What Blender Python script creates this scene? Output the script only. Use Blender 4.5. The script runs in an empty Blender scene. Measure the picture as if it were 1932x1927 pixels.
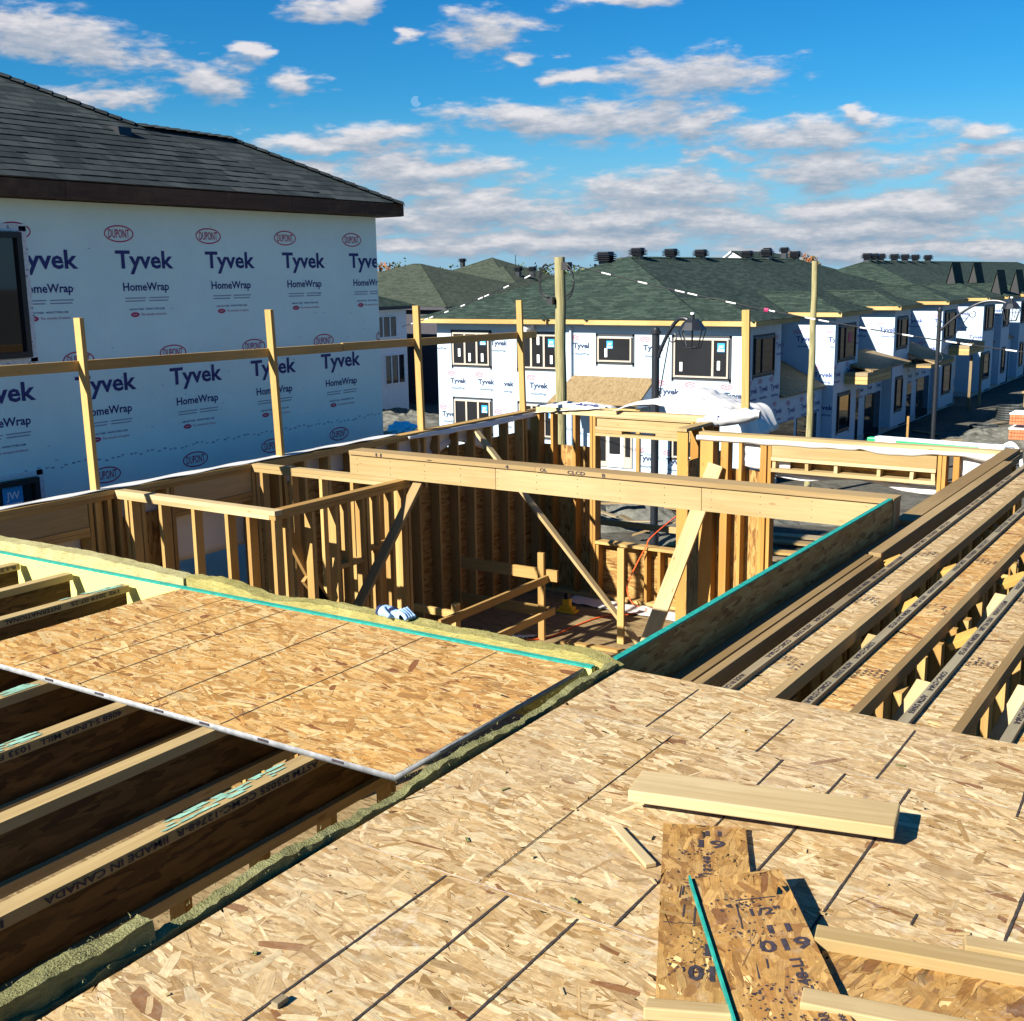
import bpy, bmesh, math, random
import numpy as np
from mathutils import Vector, Matrix, noise as mnoise

D = bpy.data
C = bpy.context.scene.collection
sc = bpy.context.scene
PI = math.pi

# ------------------------------------------------------------------ camera, sky, sun, exposure
F_PX, YAW, PITCH, ROLL, EYE = 2190.2, 0.585545, 0.198535, -0.0150902, 1.58
fwd = Vector((-math.sin(YAW)*math.cos(PITCH), math.cos(YAW)*math.cos(PITCH), -math.sin(PITCH)))
rt = Vector((math.cos(YAW), math.sin(YAW), 0)); upv = rt.cross(fwd)
r2 = rt*math.cos(ROLL)+upv*math.sin(ROLL); u2 = -rt*math.sin(ROLL)+upv*math.cos(ROLL)
cam_d = D.cameras.new('camera'); cam = D.objects.new('camera', cam_d); C.objects.link(cam)
cam_d.sensor_fit = 'HORIZONTAL'; cam_d.sensor_width = 36; cam_d.lens = F_PX/1932*36
cam_d.clip_start = 0.05; cam_d.clip_end = 5000
mw = Matrix.Identity(4)
for i in range(3):
    mw[i][0] = r2[i]; mw[i][1] = u2[i]; mw[i][2] = -fwd[i]
mw[2][3] = EYE
cam.matrix_world = mw
sc.camera = cam
sc.render.resolution_x, sc.render.resolution_y = 1024, 1021

SUN_EL, SUN_AZ = math.radians(31.7), math.radians(18)      # light travels towards +Y and a little +X
sun_dir = Vector((math.sin(SUN_AZ)*math.cos(SUN_EL), math.cos(SUN_AZ)*math.cos(SUN_EL), -math.sin(SUN_EL)))
sl = D.lights.new('sun', 'SUN'); sl.energy = 5.0; sl.angle = math.radians(0.5); sl.color = (1.0, 0.94, 0.84)
so = D.objects.new('sun', sl); C.objects.link(so)
so.rotation_euler = sun_dir.to_track_quat('-Z', 'Y').to_euler()
so.location = (0, -20, 40)

sc.view_settings.view_transform = 'Standard'; sc.view_settings.look = 'None'
sc.view_settings.exposure = 1.45; sc.view_settings.gamma = 1.0

# az, el, half width, half height of each cloud bank (radians in the sky)
CLOUDS = [(-0.93,0.180,0.075,0.019),(-0.952,0.185,0.04,0.02),(-0.907,0.169,0.066,0.014),(-0.825,0.154,0.034,0.016),(-0.91,0.14,0.05,0.012),
(-0.89,0.137,0.022,0.010),(-0.763,0.155,0.026,0.012),(-0.718,0.212,0.034,0.010),(-0.67,0.19,0.020,0.009),
(-0.593,0.192,0.042,0.018),(-0.559,0.175,0.018,0.006),(-0.52,0.158,0.02,0.009),(-0.437,0.155,0.088,0.019),(-0.566,0.130,0.084,0.015),
(-0.488,0.123,0.09,0.017),(-0.415,0.118,0.03,0.012),(-0.343,0.11,0.096,0.013),(-0.414,0.096,0.024,0.008),(-0.322,0.086,0.08,0.018),
(-0.216,0.103,0.028,0.009),(-0.2,0.087,0.04,0.012),(-0.303,0.122,0.012,0.006),(-0.701,0.117,0.045,0.010),(-0.723,0.105,0.09,0.011),(-0.654,0.088,0.088,0.014),
(-0.457,0.068,0.085,0.02),(-0.488,0.212,0.055,0.006),(-0.21,0.066,0.05,0.014),(-0.268,0.05,0.11,0.013),(-0.611,0.056,0.095,0.016),(-0.758,0.084,0.08,0.011),
(-0.699,0.046,0.1,0.011),(-0.478,0.043,0.12,0.014),(-0.308,0.035,0.125,0.013),(-0.567,0.027,0.19,0.009),(-0.266,0.019,0.12,0.008),(-0.801,0.177,0.018,0.007),
(-0.663,0.076,0.06,0.010),(-1.15,0.17,0.08,0.02),(-1.2,0.1,0.12,0.02),(-0.02,0.12,0.09,0.02),(0.0,0.06,0.14,0.02)]
SKY_STRENGTH = 0.05

class NT:
    def __init__(s, tree): s.t = tree
    def n(s, typ, **kw):
        nd = s.t.nodes.new(typ)
        for k, v in kw.items():
            if k.startswith('in_'):
                key = k[3:]; key = int(key) if key.isdigit() else key
                s.set(nd.inputs[key], v)
            else: setattr(nd, k, v)
        return nd
    def set(s, sock, v):
        if hasattr(v, 'links') or isinstance(v, bpy.types.NodeSocket): s.t.links.new(v, sock)
        else: sock.default_value = v
    def math(s, op, a, b=None, c=None, clamp=False):
        nd = s.t.nodes.new('ShaderNodeMath'); nd.operation = op; nd.use_clamp = clamp
        for i, v in enumerate((a, b, c)):
            if v is not None: s.set(nd.inputs[i], v)
        return nd.outputs[0]
    def mix(s, f, a, b, typ='MIX'):
        nd = s.t.nodes.new('ShaderNodeMix'); nd.data_type = 'RGBA'; nd.blend_type = typ
        s.set(nd.inputs[0], f)
        for i, v in ((6, a), (7, b)):
            if isinstance(v, tuple) and len(v) == 3: v = v+(1,)
            s.set(nd.inputs[i], v)
        return nd.outputs[2]
    def ramp(s, f, stops, interp='LINEAR'):
        nd = s.t.nodes.new('ShaderNodeValToRGB'); cr = nd.color_ramp; cr.interpolation = interp
        while len(cr.elements) < len(stops): cr.elements.new(0.5)
        for e, (p, c) in zip(cr.elements, stops):
            e.position = p; e.color = (c+(1,)) if isinstance(c, tuple) else (c, c, c, 1)
        s.set(nd.inputs[0], f); return nd.outputs[0]
    def noise(s, vec, scale, detail=3, rough=0.55, dist=0.0):
        nd = s.n('ShaderNodeTexNoise'); nd.inputs['Scale'].default_value = scale; nd.inputs['Detail'].default_value = detail
        nd.inputs['Roughness'].default_value = rough; nd.inputs['Distortion'].default_value = dist
        if vec is not None: s.t.links.new(vec, nd.inputs['Vector'])
        return nd.outputs['Fac']
    def mapping(s, vec, scale=(1,1,1), rot=(0,0,0), loc=(0,0,0)):
        nd = s.n('ShaderNodeMapping'); s.t.links.new(vec, nd.inputs['Vector'])
        nd.inputs['Scale'].default_value = scale; nd.inputs['Rotation'].default_value = rot; nd.inputs['Location'].default_value = loc
        return nd.outputs[0]

def build_world():
    w = D.worlds.new('World'); sc.world = w; w.use_nodes = True
    t = w.node_tree; t.nodes.clear(); N = NT(t)
    out = N.n('ShaderNodeOutputWorld'); bg = N.n('ShaderNodeBackground'); t.links.new(bg.outputs[0], out.inputs[0])
    sky = N.n('ShaderNodeTexSky', sky_type='NISHITA', sun_disc=False, sun_elevation=SUN_EL, sun_rotation=PI+SUN_AZ,
              altitude=0, air_density=1.0, dust_density=0.35, ozone_density=2.2)
    hs = N.n('ShaderNodeHueSaturation'); hs.inputs['Saturation'].default_value = 1.5; hs.inputs['Hue'].default_value = 0.492; hs.inputs['Value'].default_value = 0.74
    t.links.new(sky.outputs[0], hs.inputs['Color'])
    tc = N.n('ShaderNodeTexCoord'); nrm = N.n('ShaderNodeVectorMath', operation='NORMALIZE'); t.links.new(tc.outputs['Generated'], nrm.inputs[0])
    sp = N.n('ShaderNodeSeparateXYZ'); t.links.new(nrm.outputs[0], sp.inputs[0])
    az = N.math('ARCTAN2', sp.outputs[0], sp.outputs[1]); el = N.math('ARCSINE', sp.outputs[2])
    def field(dy):
        cb = N.n('ShaderNodeCombineXYZ'); N.set(cb.inputs[0], az); N.set(cb.inputs[1], N.math('ADD', el, dy) if dy else el)
        cur = None
        wn = N.n('ShaderNodeTexNoise'); wn.inputs['Scale'].default_value = 15; wn.inputs['Detail'].default_value = 4; t.links.new(N.mapping(cb.outputs[0], scale=(1, 2.4, 1)), wn.inputs['Vector'])
        wc = N.n('ShaderNodeVectorMath', operation='SUBTRACT'); t.links.new(wn.outputs['Color'], wc.inputs[0]); wc.inputs[1].default_value = (0.5, 0.5, 0.5)
        wm_ = N.n('ShaderNodeVectorMath', operation='MULTIPLY_ADD'); t.links.new(wc.outputs[0], wm_.inputs[0]); wm_.inputs[1].default_value = (0.13, 0.034, 0); t.links.new(cb.outputs[0], wm_.inputs[2])
        for a, e, ww, hh in CLOUDS:
            sub = N.n('ShaderNodeVectorMath', operation='SUBTRACT'); t.links.new(wm_.outputs[0], sub.inputs[0]); sub.inputs[1].default_value = (a, e, 0)
            mu = N.n('ShaderNodeVectorMath', operation='MULTIPLY'); t.links.new(sub.outputs[0], mu.inputs[0]); mu.inputs[1].default_value = (1/(ww*1.08), 1/(hh*1.1), 0)
            ln = N.n('ShaderNodeVectorMath', operation='LENGTH'); t.links.new(mu.outputs[0], ln.inputs[0])
            cur = ln.outputs['Value'] if cur is None else N.math('SMOOTH_MIN', cur, ln.outputs['Value'], 0.25)
        v = N.mapping(cb.outputs[0], scale=(1, 3.3, 1))
        n1 = N.noise(v, 26, 8, 0.60, 0.2); n2 = N.noise(v, 85, 5, 0.6)
        d = N.math('SUBTRACT', 1.0, cur)
        d = N.math('ADD', d, N.math('MULTIPLY', N.math('SUBTRACT', n1, 0.5), 1.9))
        d = N.math('ADD', d, N.math('MULTIPLY', N.math('SUBTRACT', n2, 0.5), 0.35))
        return d, n1, n2
    d0, n1, n2 = field(0); d1, _, _ = field(0.010)
    lowb = N.n('ShaderNodeMapRange', interpolation_type='SMOOTHSTEP'); N.set(lowb.inputs[0], el); lowb.inputs[1].default_value = 0.10; lowb.inputs[2].default_value = 0.03; dlow = N.math('ADD', d0, N.math('MULTIPLY', lowb.outputs[0], 0.24))
    mr = N.n('ShaderNodeMapRange', interpolation_type='SMOOTHSTEP'); N.set(mr.inputs[0], dlow); mr.inputs[1].default_value = -0.10; mr.inputs[2].default_value = 0.62
    alpha = N.math('MULTIPLY', mr.outputs[0], 0.93)
    # thinner cloud above = nearer to the cloud's sunlit top
    top = N.math('SUBTRACT', d0, d1)
    lit = N.math('ADD', N.math('MULTIPLY', top, 0.55), N.math('ADD', N.math('MULTIPLY', N.math('SUBTRACT', n2, 0.5), 0.55), 0.44), clamp=True)
    k = 1/SKY_STRENGTH
    ccol = N.ramp(lit, [(0.0, (0.10*k, 0.135*k, 0.18*k)), (0.45, (0.175*k, 0.188*k, 0.215*k)), (1.0, (0.31*k, 0.297*k, 0.30*k))])
    # low band: pale air near the horizon
    hz = N.n('ShaderNodeMapRange', interpolation_type='SMOOTHSTEP'); N.set(hz.inputs[0], el); hz.inputs[1].default_value = 0.15; hz.inputs[2].default_value = 0.0
    base = N.mix(N.math('MULTIPLY', hz.outputs[0], 0.75), N.mix(1.0, hs.outputs[0], (0.33, 0.87, 1.18), 'MULTIPLY'), (0.120*k, 0.195*k, 0.30*k))
    up = N.n('ShaderNodeMapRange'); N.set(up.inputs[0], el); up.inputs[1].default_value = 0.30; up.inputs[2].default_value = 0.6; up.inputs[3].default_value = 1; up.inputs[4].default_value = 0
    fin = N.mix(alpha, base, ccol)
    # pale daytime moon
    a, e = -0.659, 0.141
    md = Vector((math.sin(a)*math.cos(e), math.cos(a)*math.cos(e), math.sin(e)))
    dp = N.n('ShaderNodeVectorMath', operation='DISTANCE'); t.links.new(nrm.outputs[0], dp.inputs[0]); dp.inputs[1].default_value = md
    d2 = N.n('ShaderNodeVectorMath', operation='DISTANCE'); t.links.new(nrm.outputs[0], d2.inputs[0]); d2.inputs[1].default_value = md+Vector((0.0042, 0.002, 0.0015))
    m1 = N.math('LESS_THAN', dp.outputs['Value'], 0.0042); m2 = N.math('GREATER_THAN', d2.outputs['Value'], 0.0032)
    fin = N.mix(N.math('MULTIPLY', N.math('MULTIPLY', m1, m2), 0.14), fin, (0.4*k, 0.43*k, 0.46*k))
    t.links.new(fin, bg.inputs[0]); bg.inputs[1].default_value = SKY_STRENGTH
build_world()

# ------------------------------------------------------------------ materials
MATS = {}
def mat(name, rough=0.7, spec=0.3):
    m = D.materials.new(name); m.use_nodes = True; t = m.node_tree
    b = t.nodes['Principled BSDF']; b.inputs['Roughness'].default_value = rough
    b.inputs['Specular IOR Level'].default_value = spec
    MATS[name] = m
    return m, NT(t), b
def uvv(N): return N.n('ShaderNodeUVMap').outputs[0]
def objv(N): return N.n('ShaderNodeTexCoord').outputs['Object']
def bump(N, b, h, strength=0.3, dist=0.01):
    nd = N.n('ShaderNodeBump'); nd.inputs['Strength'].default_value = strength; nd.inputs['Distance'].default_value = dist
    N.set(nd.inputs['Height'], h); N.t.links.new(nd.outputs[0], b.inputs['Normal'])

def m_lumber(name, dark, light, knot=(0.16, 0.07, 0.025), kn=0.8, stain=0.0):
    dark = (dark[0]*0.55, dark[1]*0.53, dark[2]*0.42); light = (light[0]*0.60, light[1]*0.585, light[2]*0.49)
    m, N, b = mat(name, 0.75, 0.2)
    uv = uvv(N)
    g = N.noise(N.mapping(uv, scale=(1.6, 42, 1)), 1.0, 4, 0.6, 0.6)
    g2 = N.noise(N.mapping(uv, scale=(6, 260, 1)), 1.0, 2, 0.5)
    tone = N.noise(N.mapping(uv, scale=(0.35, 0.6, 1)), 1.0, 2)
    f = N.math('ADD', N.math('MULTIPLY', g, 0.65), N.math('ADD', N.math('MULTIPLY', g2, 0.25), N.math('MULTIPLY', N.math('SUBTRACT', tone, 0.5), 1.5)))
    f = N.math('ADD', f, N.math('MULTIPLY', N.math('SUBTRACT', N.n('ShaderNodeObjectInfo').outputs['Random'], 0.5), 0.34))
    col = N.ramp(f, [(0.18, dark), (0.75, light)])
    vo = N.n('ShaderNodeTexVoronoi', feature='F1'); N.t.links.new(N.mapping(uv, scale=(3.2, 11, 1)), vo.inputs['Vector']); vo.inputs['Scale'].default_value = 1.0
    kf = N.ramp(N.math('ADD', vo.outputs['Distance'], N.math('MULTIPLY', N.math('SUBTRACT', g2, 0.5), 0.08)), [(0.04, 1.0), (0.12, 0.0)])
    kz = N.ramp(N.noise(N.mapping(uv, scale=(1.7, 5, 1)), 1.0, 1), [(0.42, 0.0), (0.5, 1.0)]); kf = N.math('MULTIPLY', kf, kz)
    col = N.mix(N.math('MULTIPLY', kf, kn), col, knot)
    dirt = N.ramp(N.noise(objv(N), 3.1, 5, 0.65), [(0.5, 0.0), (0.75, 1.0)])
    col = N.mix(N.math('MULTIPLY', dirt, 0.28+stain), col, (0.21, 0.145, 0.08))
    N.t.links.new(col, b.inputs['Base Color'])
    bump(N, b, f, 0.25, 0.002)
    return m
m_lumber('spruce', (0.46, 0.27, 0.10), (0.70, 0.47, 0.20))
m_lumber('spruce_pale', (0.50, 0.36, 0.19), (0.74, 0.60, 0.40), kn=0.8)
m_lumber('spruce_grey', (0.30, 0.20, 0.10), (0.46, 0.33, 0.18), stain=0.3)
m_lumber('spruce_orange', (0.48, 0.24, 0.06), (0.66, 0.38, 0.12))
m_lumber('flange', (0.42, 0.29, 0.14), (0.66, 0.50, 0.27), stain=0.1)
m_lumber('flange_grey', (0.30, 0.26, 0.20), (0.52, 0.47, 0.38), stain=0.2)
m_lumber('lvl', (0.46, 0.33, 0.17), (0.62, 0.48, 0.30), kn=0.6)
m_lumber('lvl_edge', (0.36, 0.18, 0.08), (0.52, 0.30, 0.15), kn=0.3)
m_lumber('fascia_wood', (0.56, 0.38, 0.16), (0.72, 0.52, 0.26))
m_lumber('fascia_dark', (0.085, 0.05, 0.04), (0.17, 0.10, 0.08), stain=0.1)
m_lumber('old_board', (0.24, 0.19, 0.13), (0.42, 0.34, 0.24), stain=0.3)

def m_strand(name, grey):
    m, N, b = mat(name, 0.62, 0.35)
    at = N.n('ShaderNodeAttribute'); at.attribute_name = 'col'
    uv = uvv(N)
    g = N.noise(N.mapping(uv, scale=(9, 260, 1)), 1.0, 3, 0.6)
    col = N.mix(0.85, at.outputs['Color'], N.ramp(g, [(0.25, 0.5), (0.75, 1.08)]), 'MULTIPLY')
    pt = N.noise(objv(N), 38, 4, 0.7); col = N.mix(0.6, col, N.ramp(pt, [(0.35, (0.62, 0.55, 0.45)), (0.6, (1.0, 1.0, 1.0))]), 'MULTIPLY')
    o = objv(N)
    d1 = N.ramp(N.noise(o, 1.4, 6, 0.65), [(0.45, 0.0), (0.72, 1.0)])
    d2 = N.math('MULTIPLY', N.ramp(N.noise(o, 26, 5, 0.75), [(0.5, 0.0), (0.7, 1.0)]), N.ramp(N.noise(o, 3.2, 3, 0.6), [(0.55, 0.15), (0.68, 1.0)]))
    col = N.mix(N.math('MULTIPLY', d1, 0.35*grey), col, (0.36, 0.29, 0.20))
    col = N.mix(N.math('MULTIPLY', d2, 0.65*grey), col, (0.60, 0.55, 0.47))
    sp_ = N.ramp(N.noise(o, 210, 2, 0.6), [(0.70, 0.0), (0.76, 1.0)])
    col = N.mix(N.math('MULTIPLY', sp_, 0.45), col, (0.16, 0.09, 0.04))
    N.t.links.new(col, b.inputs['Base Color'])
m_plain0 = None; m_strand('osb_strand', 1.0); m_strand('osb_strand_fresh', 0.25)

def m_osb(name, cols, sc_=1.0):
    cols = [(p, (c[0]*0.53, c[1]*0.50, c[2]*0.40)) for p, c in cols]
    m, N, b = mat(name, 0.7, 0.25)
    uv = uvv(N); col = None
    for i, (rot, s) in enumerate(((0.15, 1.0), (-0.35, 1.13), (0.75, 0.9))):
        v = N.mapping(uv, scale=(9*s*sc_, 42*s*sc_, 1), rot=(0, 0, rot), loc=(i*3.7, i*1.9, 0))
        nz = N.n('ShaderNodeTexNoise'); nz.inputs['Scale'].default_value = 0.7; N.t.links.new(v, nz.inputs['Vector'])
        vv = N.n('ShaderNodeVectorMath', operation='ADD'); N.t.links.new(v, vv.inputs[0]); N.t.links.new(nz.outputs['Color'], vv.inputs[1])
        vo = N.n('ShaderNodeTexVoronoi', feature='F1', distance='CHEBYCHEV'); vo.inputs['Scale'].default_value = 1.0; N.t.links.new(vv.outputs[0], vo.inputs['Vector'])
        sx = N.n('ShaderNodeSeparateColor'); N.t.links.new(vo.outputs['Color'], sx.inputs[0])
        c = N.ramp(sx.outputs[0], cols)
        col = c if col is None else N.mix(N.math('GREATER_THAN', sx.outputs[1], 0.55), col, c)
    g = N.noise(N.mapping(uv, scale=(20, 300, 1)), 1.0, 2)
    col = N.mix(0.6, col, N.ramp(g, [(0.25, 0.6), (0.75, 1.0)]), 'MULTIPLY')
    N.t.links.new(col, b.inputs['Base Color'])
m_osb('osb', [(0.0, (0.26, 0.12, 0.035)), (0.15, (0.46, 0.25, 0.08)), (0.5, (0.58, 0.35, 0.12)), (1.0, (0.74, 0.52, 0.22))])
m_osb('osb_grey', [(0.0, (0.25, 0.17, 0.09)), (0.3, (0.40, 0.29, 0.17)), (1.0, (0.56, 0.44, 0.28))])
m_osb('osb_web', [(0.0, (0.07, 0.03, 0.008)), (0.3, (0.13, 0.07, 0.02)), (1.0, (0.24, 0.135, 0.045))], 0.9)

def m_plain(name, col, rough=0.7, spec=0.3, var=0.15, scale=4.0, b_=0.0, metal=0.0):
    m, N, b = mat(name, rough, spec)
    o = objv(N); n = N.noise(o, scale, 5, 0.65)
    lo = tuple(c*(1-var) for c in col); hi = tuple(min(1, c*(1+var)) for c in col)
    N.t.links.new(N.ramp(n, [(0.3, lo), (0.7, hi)]), b.inputs['Base Color'])
    b.inputs['Metallic'].default_value = metal
    if b_: bump(N, b, n, b_, 0.02)
    return m, N, b
def m_wrap(name, c0, c1):
    m, N, b = mat(name, 0.5, 0.25)
    o = objv(N); n = N.noise(o, 1.3, 4, 0.6); n3 = N.noise(o, 40, 3, 0.7)
    c = N.ramp(n, [(0.3, c0), (0.7, c1)])
    sp = N.ramp(n3, [(0.66, 0.0), (0.72, 1.0)])
    c = N.mix(N.math('MULTIPLY', sp, 0.18), c, (0.45, 0.48, 0.50))
    N.t.links.new(c, b.inputs['Base Color'])
    bump(N, b, N.math('ADD', N.noise(o, 2.2, 5, 0.6), N.math('MULTIPLY', N.noise(o, 14, 3), 0.15)), 0.35, 0.05)
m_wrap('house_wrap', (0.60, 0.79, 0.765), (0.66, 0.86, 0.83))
m_wrap('house_wrap_shaded', (0.33, 0.42, 0.51), (0.38, 0.47, 0.56))  # the same white wrap, toned darker and bluer to deepen the townhouses' shade
m_plain('wrap_loose', (0.52, 0.515, 0.50), 0.45, 0.35, 0.04)
m_plain('print_navy', (0.022, 0.032, 0.16), 0.6, 0.3, 0.1)
m_plain('print_red', (0.42, 0.03, 0.11), 0.6, 0.3, 0.1)
m_plain('print_grey', (0.25, 0.30, 0.38), 0.6, 0.3, 0.1)
m_plain('print_sunlit_blue', (0.022, 0.034, 0.075), 0.6, 0.3, 0.1)  # print copies for the sunlit facade, toned to hold under its glare
m_plain('print_sunlit_red', (0.42, 0.05, 0.05), 0.6, 0.3, 0.1)
m_plain('print_pale', (0.62, 0.65, 0.69), 0.6, 0.3, 0.1)
m_plain('stamp_ink', (0.035, 0.028, 0.035), 0.7, 0.2, 0.4, 60)
m_plain('chalk', (0.045, 0.036, 0.032), 0.9, 0.1, 0.5, 50)
m_plain('chalk_white', (0.46, 0.43, 0.40), 0.9, 0.1, 0.2, 50)
m_plain('frame_beige', (0.36, 0.31, 0.25), 0.5, 0.4, 0.06)
m_plain('frame_black', (0.012, 0.012, 0.014), 0.45, 0.4, 0.1)
m_plain('tape_black', (0.03, 0.032, 0.035), 0.6, 0.3, 0.2)
m_plain('foil_white', (0.62, 0.66, 0.68), 0.4, 0.5, 0.25, 40)
m_plain('sticker_blue', (0.03, 0.30, 0.62), 0.4, 0.4, 0.05)
m_plain('sticker_white', (0.80, 0.82, 0.82), 0.5, 0.4, 0.03)
m_plain('green_paint', (0.012, 0.23, 0.185), 0.6, 0.3, 0.3, 30)
m_plain('turquoise_spray', (0.20, 0.36, 0.27), 0.7, 0.2, 0.3, 30)
m_plain('yellow_rim', (0.62, 0.58, 0.17), 0.6, 0.3, 0.04, 2)
m_plain('blocking_yellow', (0.40, 0.24, 0.06), 0.7, 0.2, 0.12, 8)
m_plain('edge_grey', (0.24, 0.25, 0.26), 0.75, 0.2, 0.35, 25)
m_plain('osb_base', (0.38, 0.25, 0.11), 0.7, 0.2, 0.25, 30)
m_plain('osb_edge', (0.30, 0.20, 0.10), 0.8, 0.1, 0.3, 40)
m_plain('concrete', (0.38, 0.38, 0.38), 0.85, 0.2, 0.15, 5, 0.2)
m_plain('black_metal', (0.012, 0.014, 0.018), 0.38, 0.5, 0.2)
m_plain('cable_black', (0.012, 0.012, 0.014), 0.5, 0.4, 0.1)
m_plain('cable_white', (0.72, 0.72, 0.70), 0.5, 0.4, 0.1)
m_plain('cord_orange', (0.75, 0.10, 0.02), 0.5, 0.4, 0.1)
m_plain('tool_yellow', (0.75, 0.42, 0.02), 0.45, 0.4, 0.1)
m_plain('plastic_green', (0.01, 0.32, 0.10), 0.4, 0.4, 0.1)
m_plain('plastic_white', (0.80, 0.81, 0.80), 0.4, 0.4, 0.05)
m_plain('cloth_blue', (0.26, 0.40, 0.58), 0.8, 0.1, 0.1, 20)
m_plain('cloth_navy', (0.02, 0.025, 0.07), 0.8, 0.1, 0.1, 20)
m_plain('tarp_cyan', (0.16, 0.66, 0.82), 0.5, 0.3, 0.15, 8)
m_plain('siding_white', (0.66, 0.68, 0.70), 0.6, 0.3, 0.05)
m_plain('siding_dark', (0.035, 0.035, 0.045), 0.6, 0.3, 0.1)
m_plain('brick_red', (0.46, 0.15, 0.07), 0.85, 0.2, 0.25, 9)
m_plain('pipe_black', (0.025, 0.03, 0.03), 0.5, 0.3, 0.15)
m_plain('door_white', (0.78, 0.78, 0.78), 0.4, 0.4, 0.03)
m_plain('rubble', (0.10, 0.10, 0.085), 0.95, 0.1, 0.5, 3, 0.6)
m_plain('trunk', (0.09, 0.06, 0.04), 0.9, 0.1, 0.3)
for nm, c in (('leaf_dark', (0.030, 0.045, 0.016)), ('leaf_green', (0.085, 0.115, 0.025)), ('leaf_olive', (0.13, 0.115, 0.03)), ('leaf_orange', (0.22, 0.085, 0.035))):
    m_plain(nm, c, 0.8, 0.1, 0.45, 0.7)
def m_glass(name, tint):
    m, N, b = mat(name, 0.03, 0.6)
    N.t.links.new(N.ramp(N.noise(objv(N), 0.6, 2), [(0.3, tuple(x*0.6 for x in tint)), (0.7, tint)]), b.inputs['Base Color'])
m_glass('glass', (0.012, 0.013, 0.016))
def m_shingle(name, c0, c1, c2):
    m, N, b = mat(name, 0.9, 0.15)
    uv = uvv(N)
    br = N.n('ShaderNodeTexBrick', offset=0.5, squash=1.0); N.t.links.new(uv, br.inputs['Vector'])
    br.inputs['Scale'].default_value = 1.0; br.inputs['Brick Width'].default_value = 0.33; br.inputs['Row Height'].default_value = 0.145
    br.inputs['Mortar Size'].default_value = 0.0; br.inputs['Color1'].default_value = (0, 0, 0, 1); br.inputs['Color2'].default_value = (1, 1, 1, 1); br.inputs['Bias'].default_value = 0
    rnd = N.noise(N.mapping(uv, scale=(1/0.16, 1/0.145, 1)), 1.0, 1)
    f = N.math('ADD', N.math('MULTIPLY', br.outputs['Color'], 0.45), N.math('MULTIPLY', rnd, 0.55))
    f = N.math('ADD', f, N.math('MULTIPLY', N.math('SUBTRACT', N.noise(objv(N), 0.5, 4), 0.5), 0.5))
    col = N.ramp(f, [(0.2, c0), (0.5, c1), (0.8, c2)])
    gr = N.noise(uv, 190, 2); col = N.mix(0.5, col, N.ramp(gr, [(0.3, 0.55), (0.7, 1.0)]), 'MULTIPLY')
    sx = N.n('ShaderNodeSeparateXYZ'); N.t.links.new(uv, sx.inputs[0])
    wob = N.math('MULTIPLY', N.math('SUBTRACT', N.noise(N.mapping(uv, scale=(2.2, 0.5, 1)), 1.0, 2), 0.5), 0.02)
    fr = N.math('FRACT', N.math('DIVIDE', N.math('ADD', sx.outputs[1], wob), 0.145))
    ln = N.ramp(fr, [(0.04, 1.0), (0.24, 0.0)])
    col = N.mix(N.math('MULTIPLY', ln, 0.85), col, tuple(x*0.25 for x in c0))
    N.t.links.new(col, b.inputs['Base Color'])
    bump(N, b, N.math('ADD', N.math('SUBTRACT', 1.0, fr), N.math('MULTIPLY', gr, 0.25)), 0.7, 0.012)
m_shingle('shingle', (0.014, 0.025, 0.020), (0.025, 0.043, 0.034), (0.045, 0.068, 0.050))
m_shingle('shingle_slate', (0.016, 0.022, 0.024), (0.030, 0.040, 0.042), (0.052, 0.064, 0.064))
m_shingle('shingle_tan', (0.055, 0.053, 0.036), (0.085, 0.08, 0.055), (0.12, 0.11, 0.075))
m_shingle('shingle_green', (0.030, 0.040, 0.028), (0.048, 0.062, 0.044), (0.072, 0.085, 0.060))
def m_wool(name, c0, c1, c2):
    m, N, b = mat(name, 0.95, 0.05)
    o = objv(N)
    n = N.noise(N.mapping(o, scale=(26, 26, 120)), 1.0, 6, 0.75); n2 = N.noise(o, 7, 4)
    c = N.ramp(N.math('ADD', N.math('MULTIPLY', n, 0.6), N.math('MULTIPLY', n2, 0.4)), [(0.25, c0), (0.5, c1), (0.8, c2)])
    N.t.links.new(c, b.inputs['Base Color']); bump(N, b, N.math('ADD', n, N.noise(o, 160, 2)), 0.6, 0.012)
m_wool('rockwool', (0.06, 0.055, 0.02), (0.165, 0.16, 0.07), (0.29, 0.285, 0.145))
m_wool('rockwool_pale', (0.16, 0.135, 0.05), (0.36, 0.325, 0.155), (0.50, 0.47, 0.27))
m_wool('rockwool_yellow', (0.12, 0.095, 0.025), (0.28, 0.245, 0.085), (0.42, 0.385, 0.17))
def m_pole():
    m, N, b = mat('pole_wood', 0.9, 0.1)
    o = objv(N); g = N.noise(N.mapping(o, scale=(20, 20, 1.2)), 1.0, 5, 0.65, 1.0)
    c = N.ramp(g, [(0.25, (0.10, 0.085, 0.035)), (0.55, (0.26, 0.235, 0.12)), (0.8, (0.38, 0.34, 0.19))])
    N.t.links.new(c, b.inputs['Base Color']); bump(N, b, g, 0.5, 0.01)
m_pole()
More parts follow.
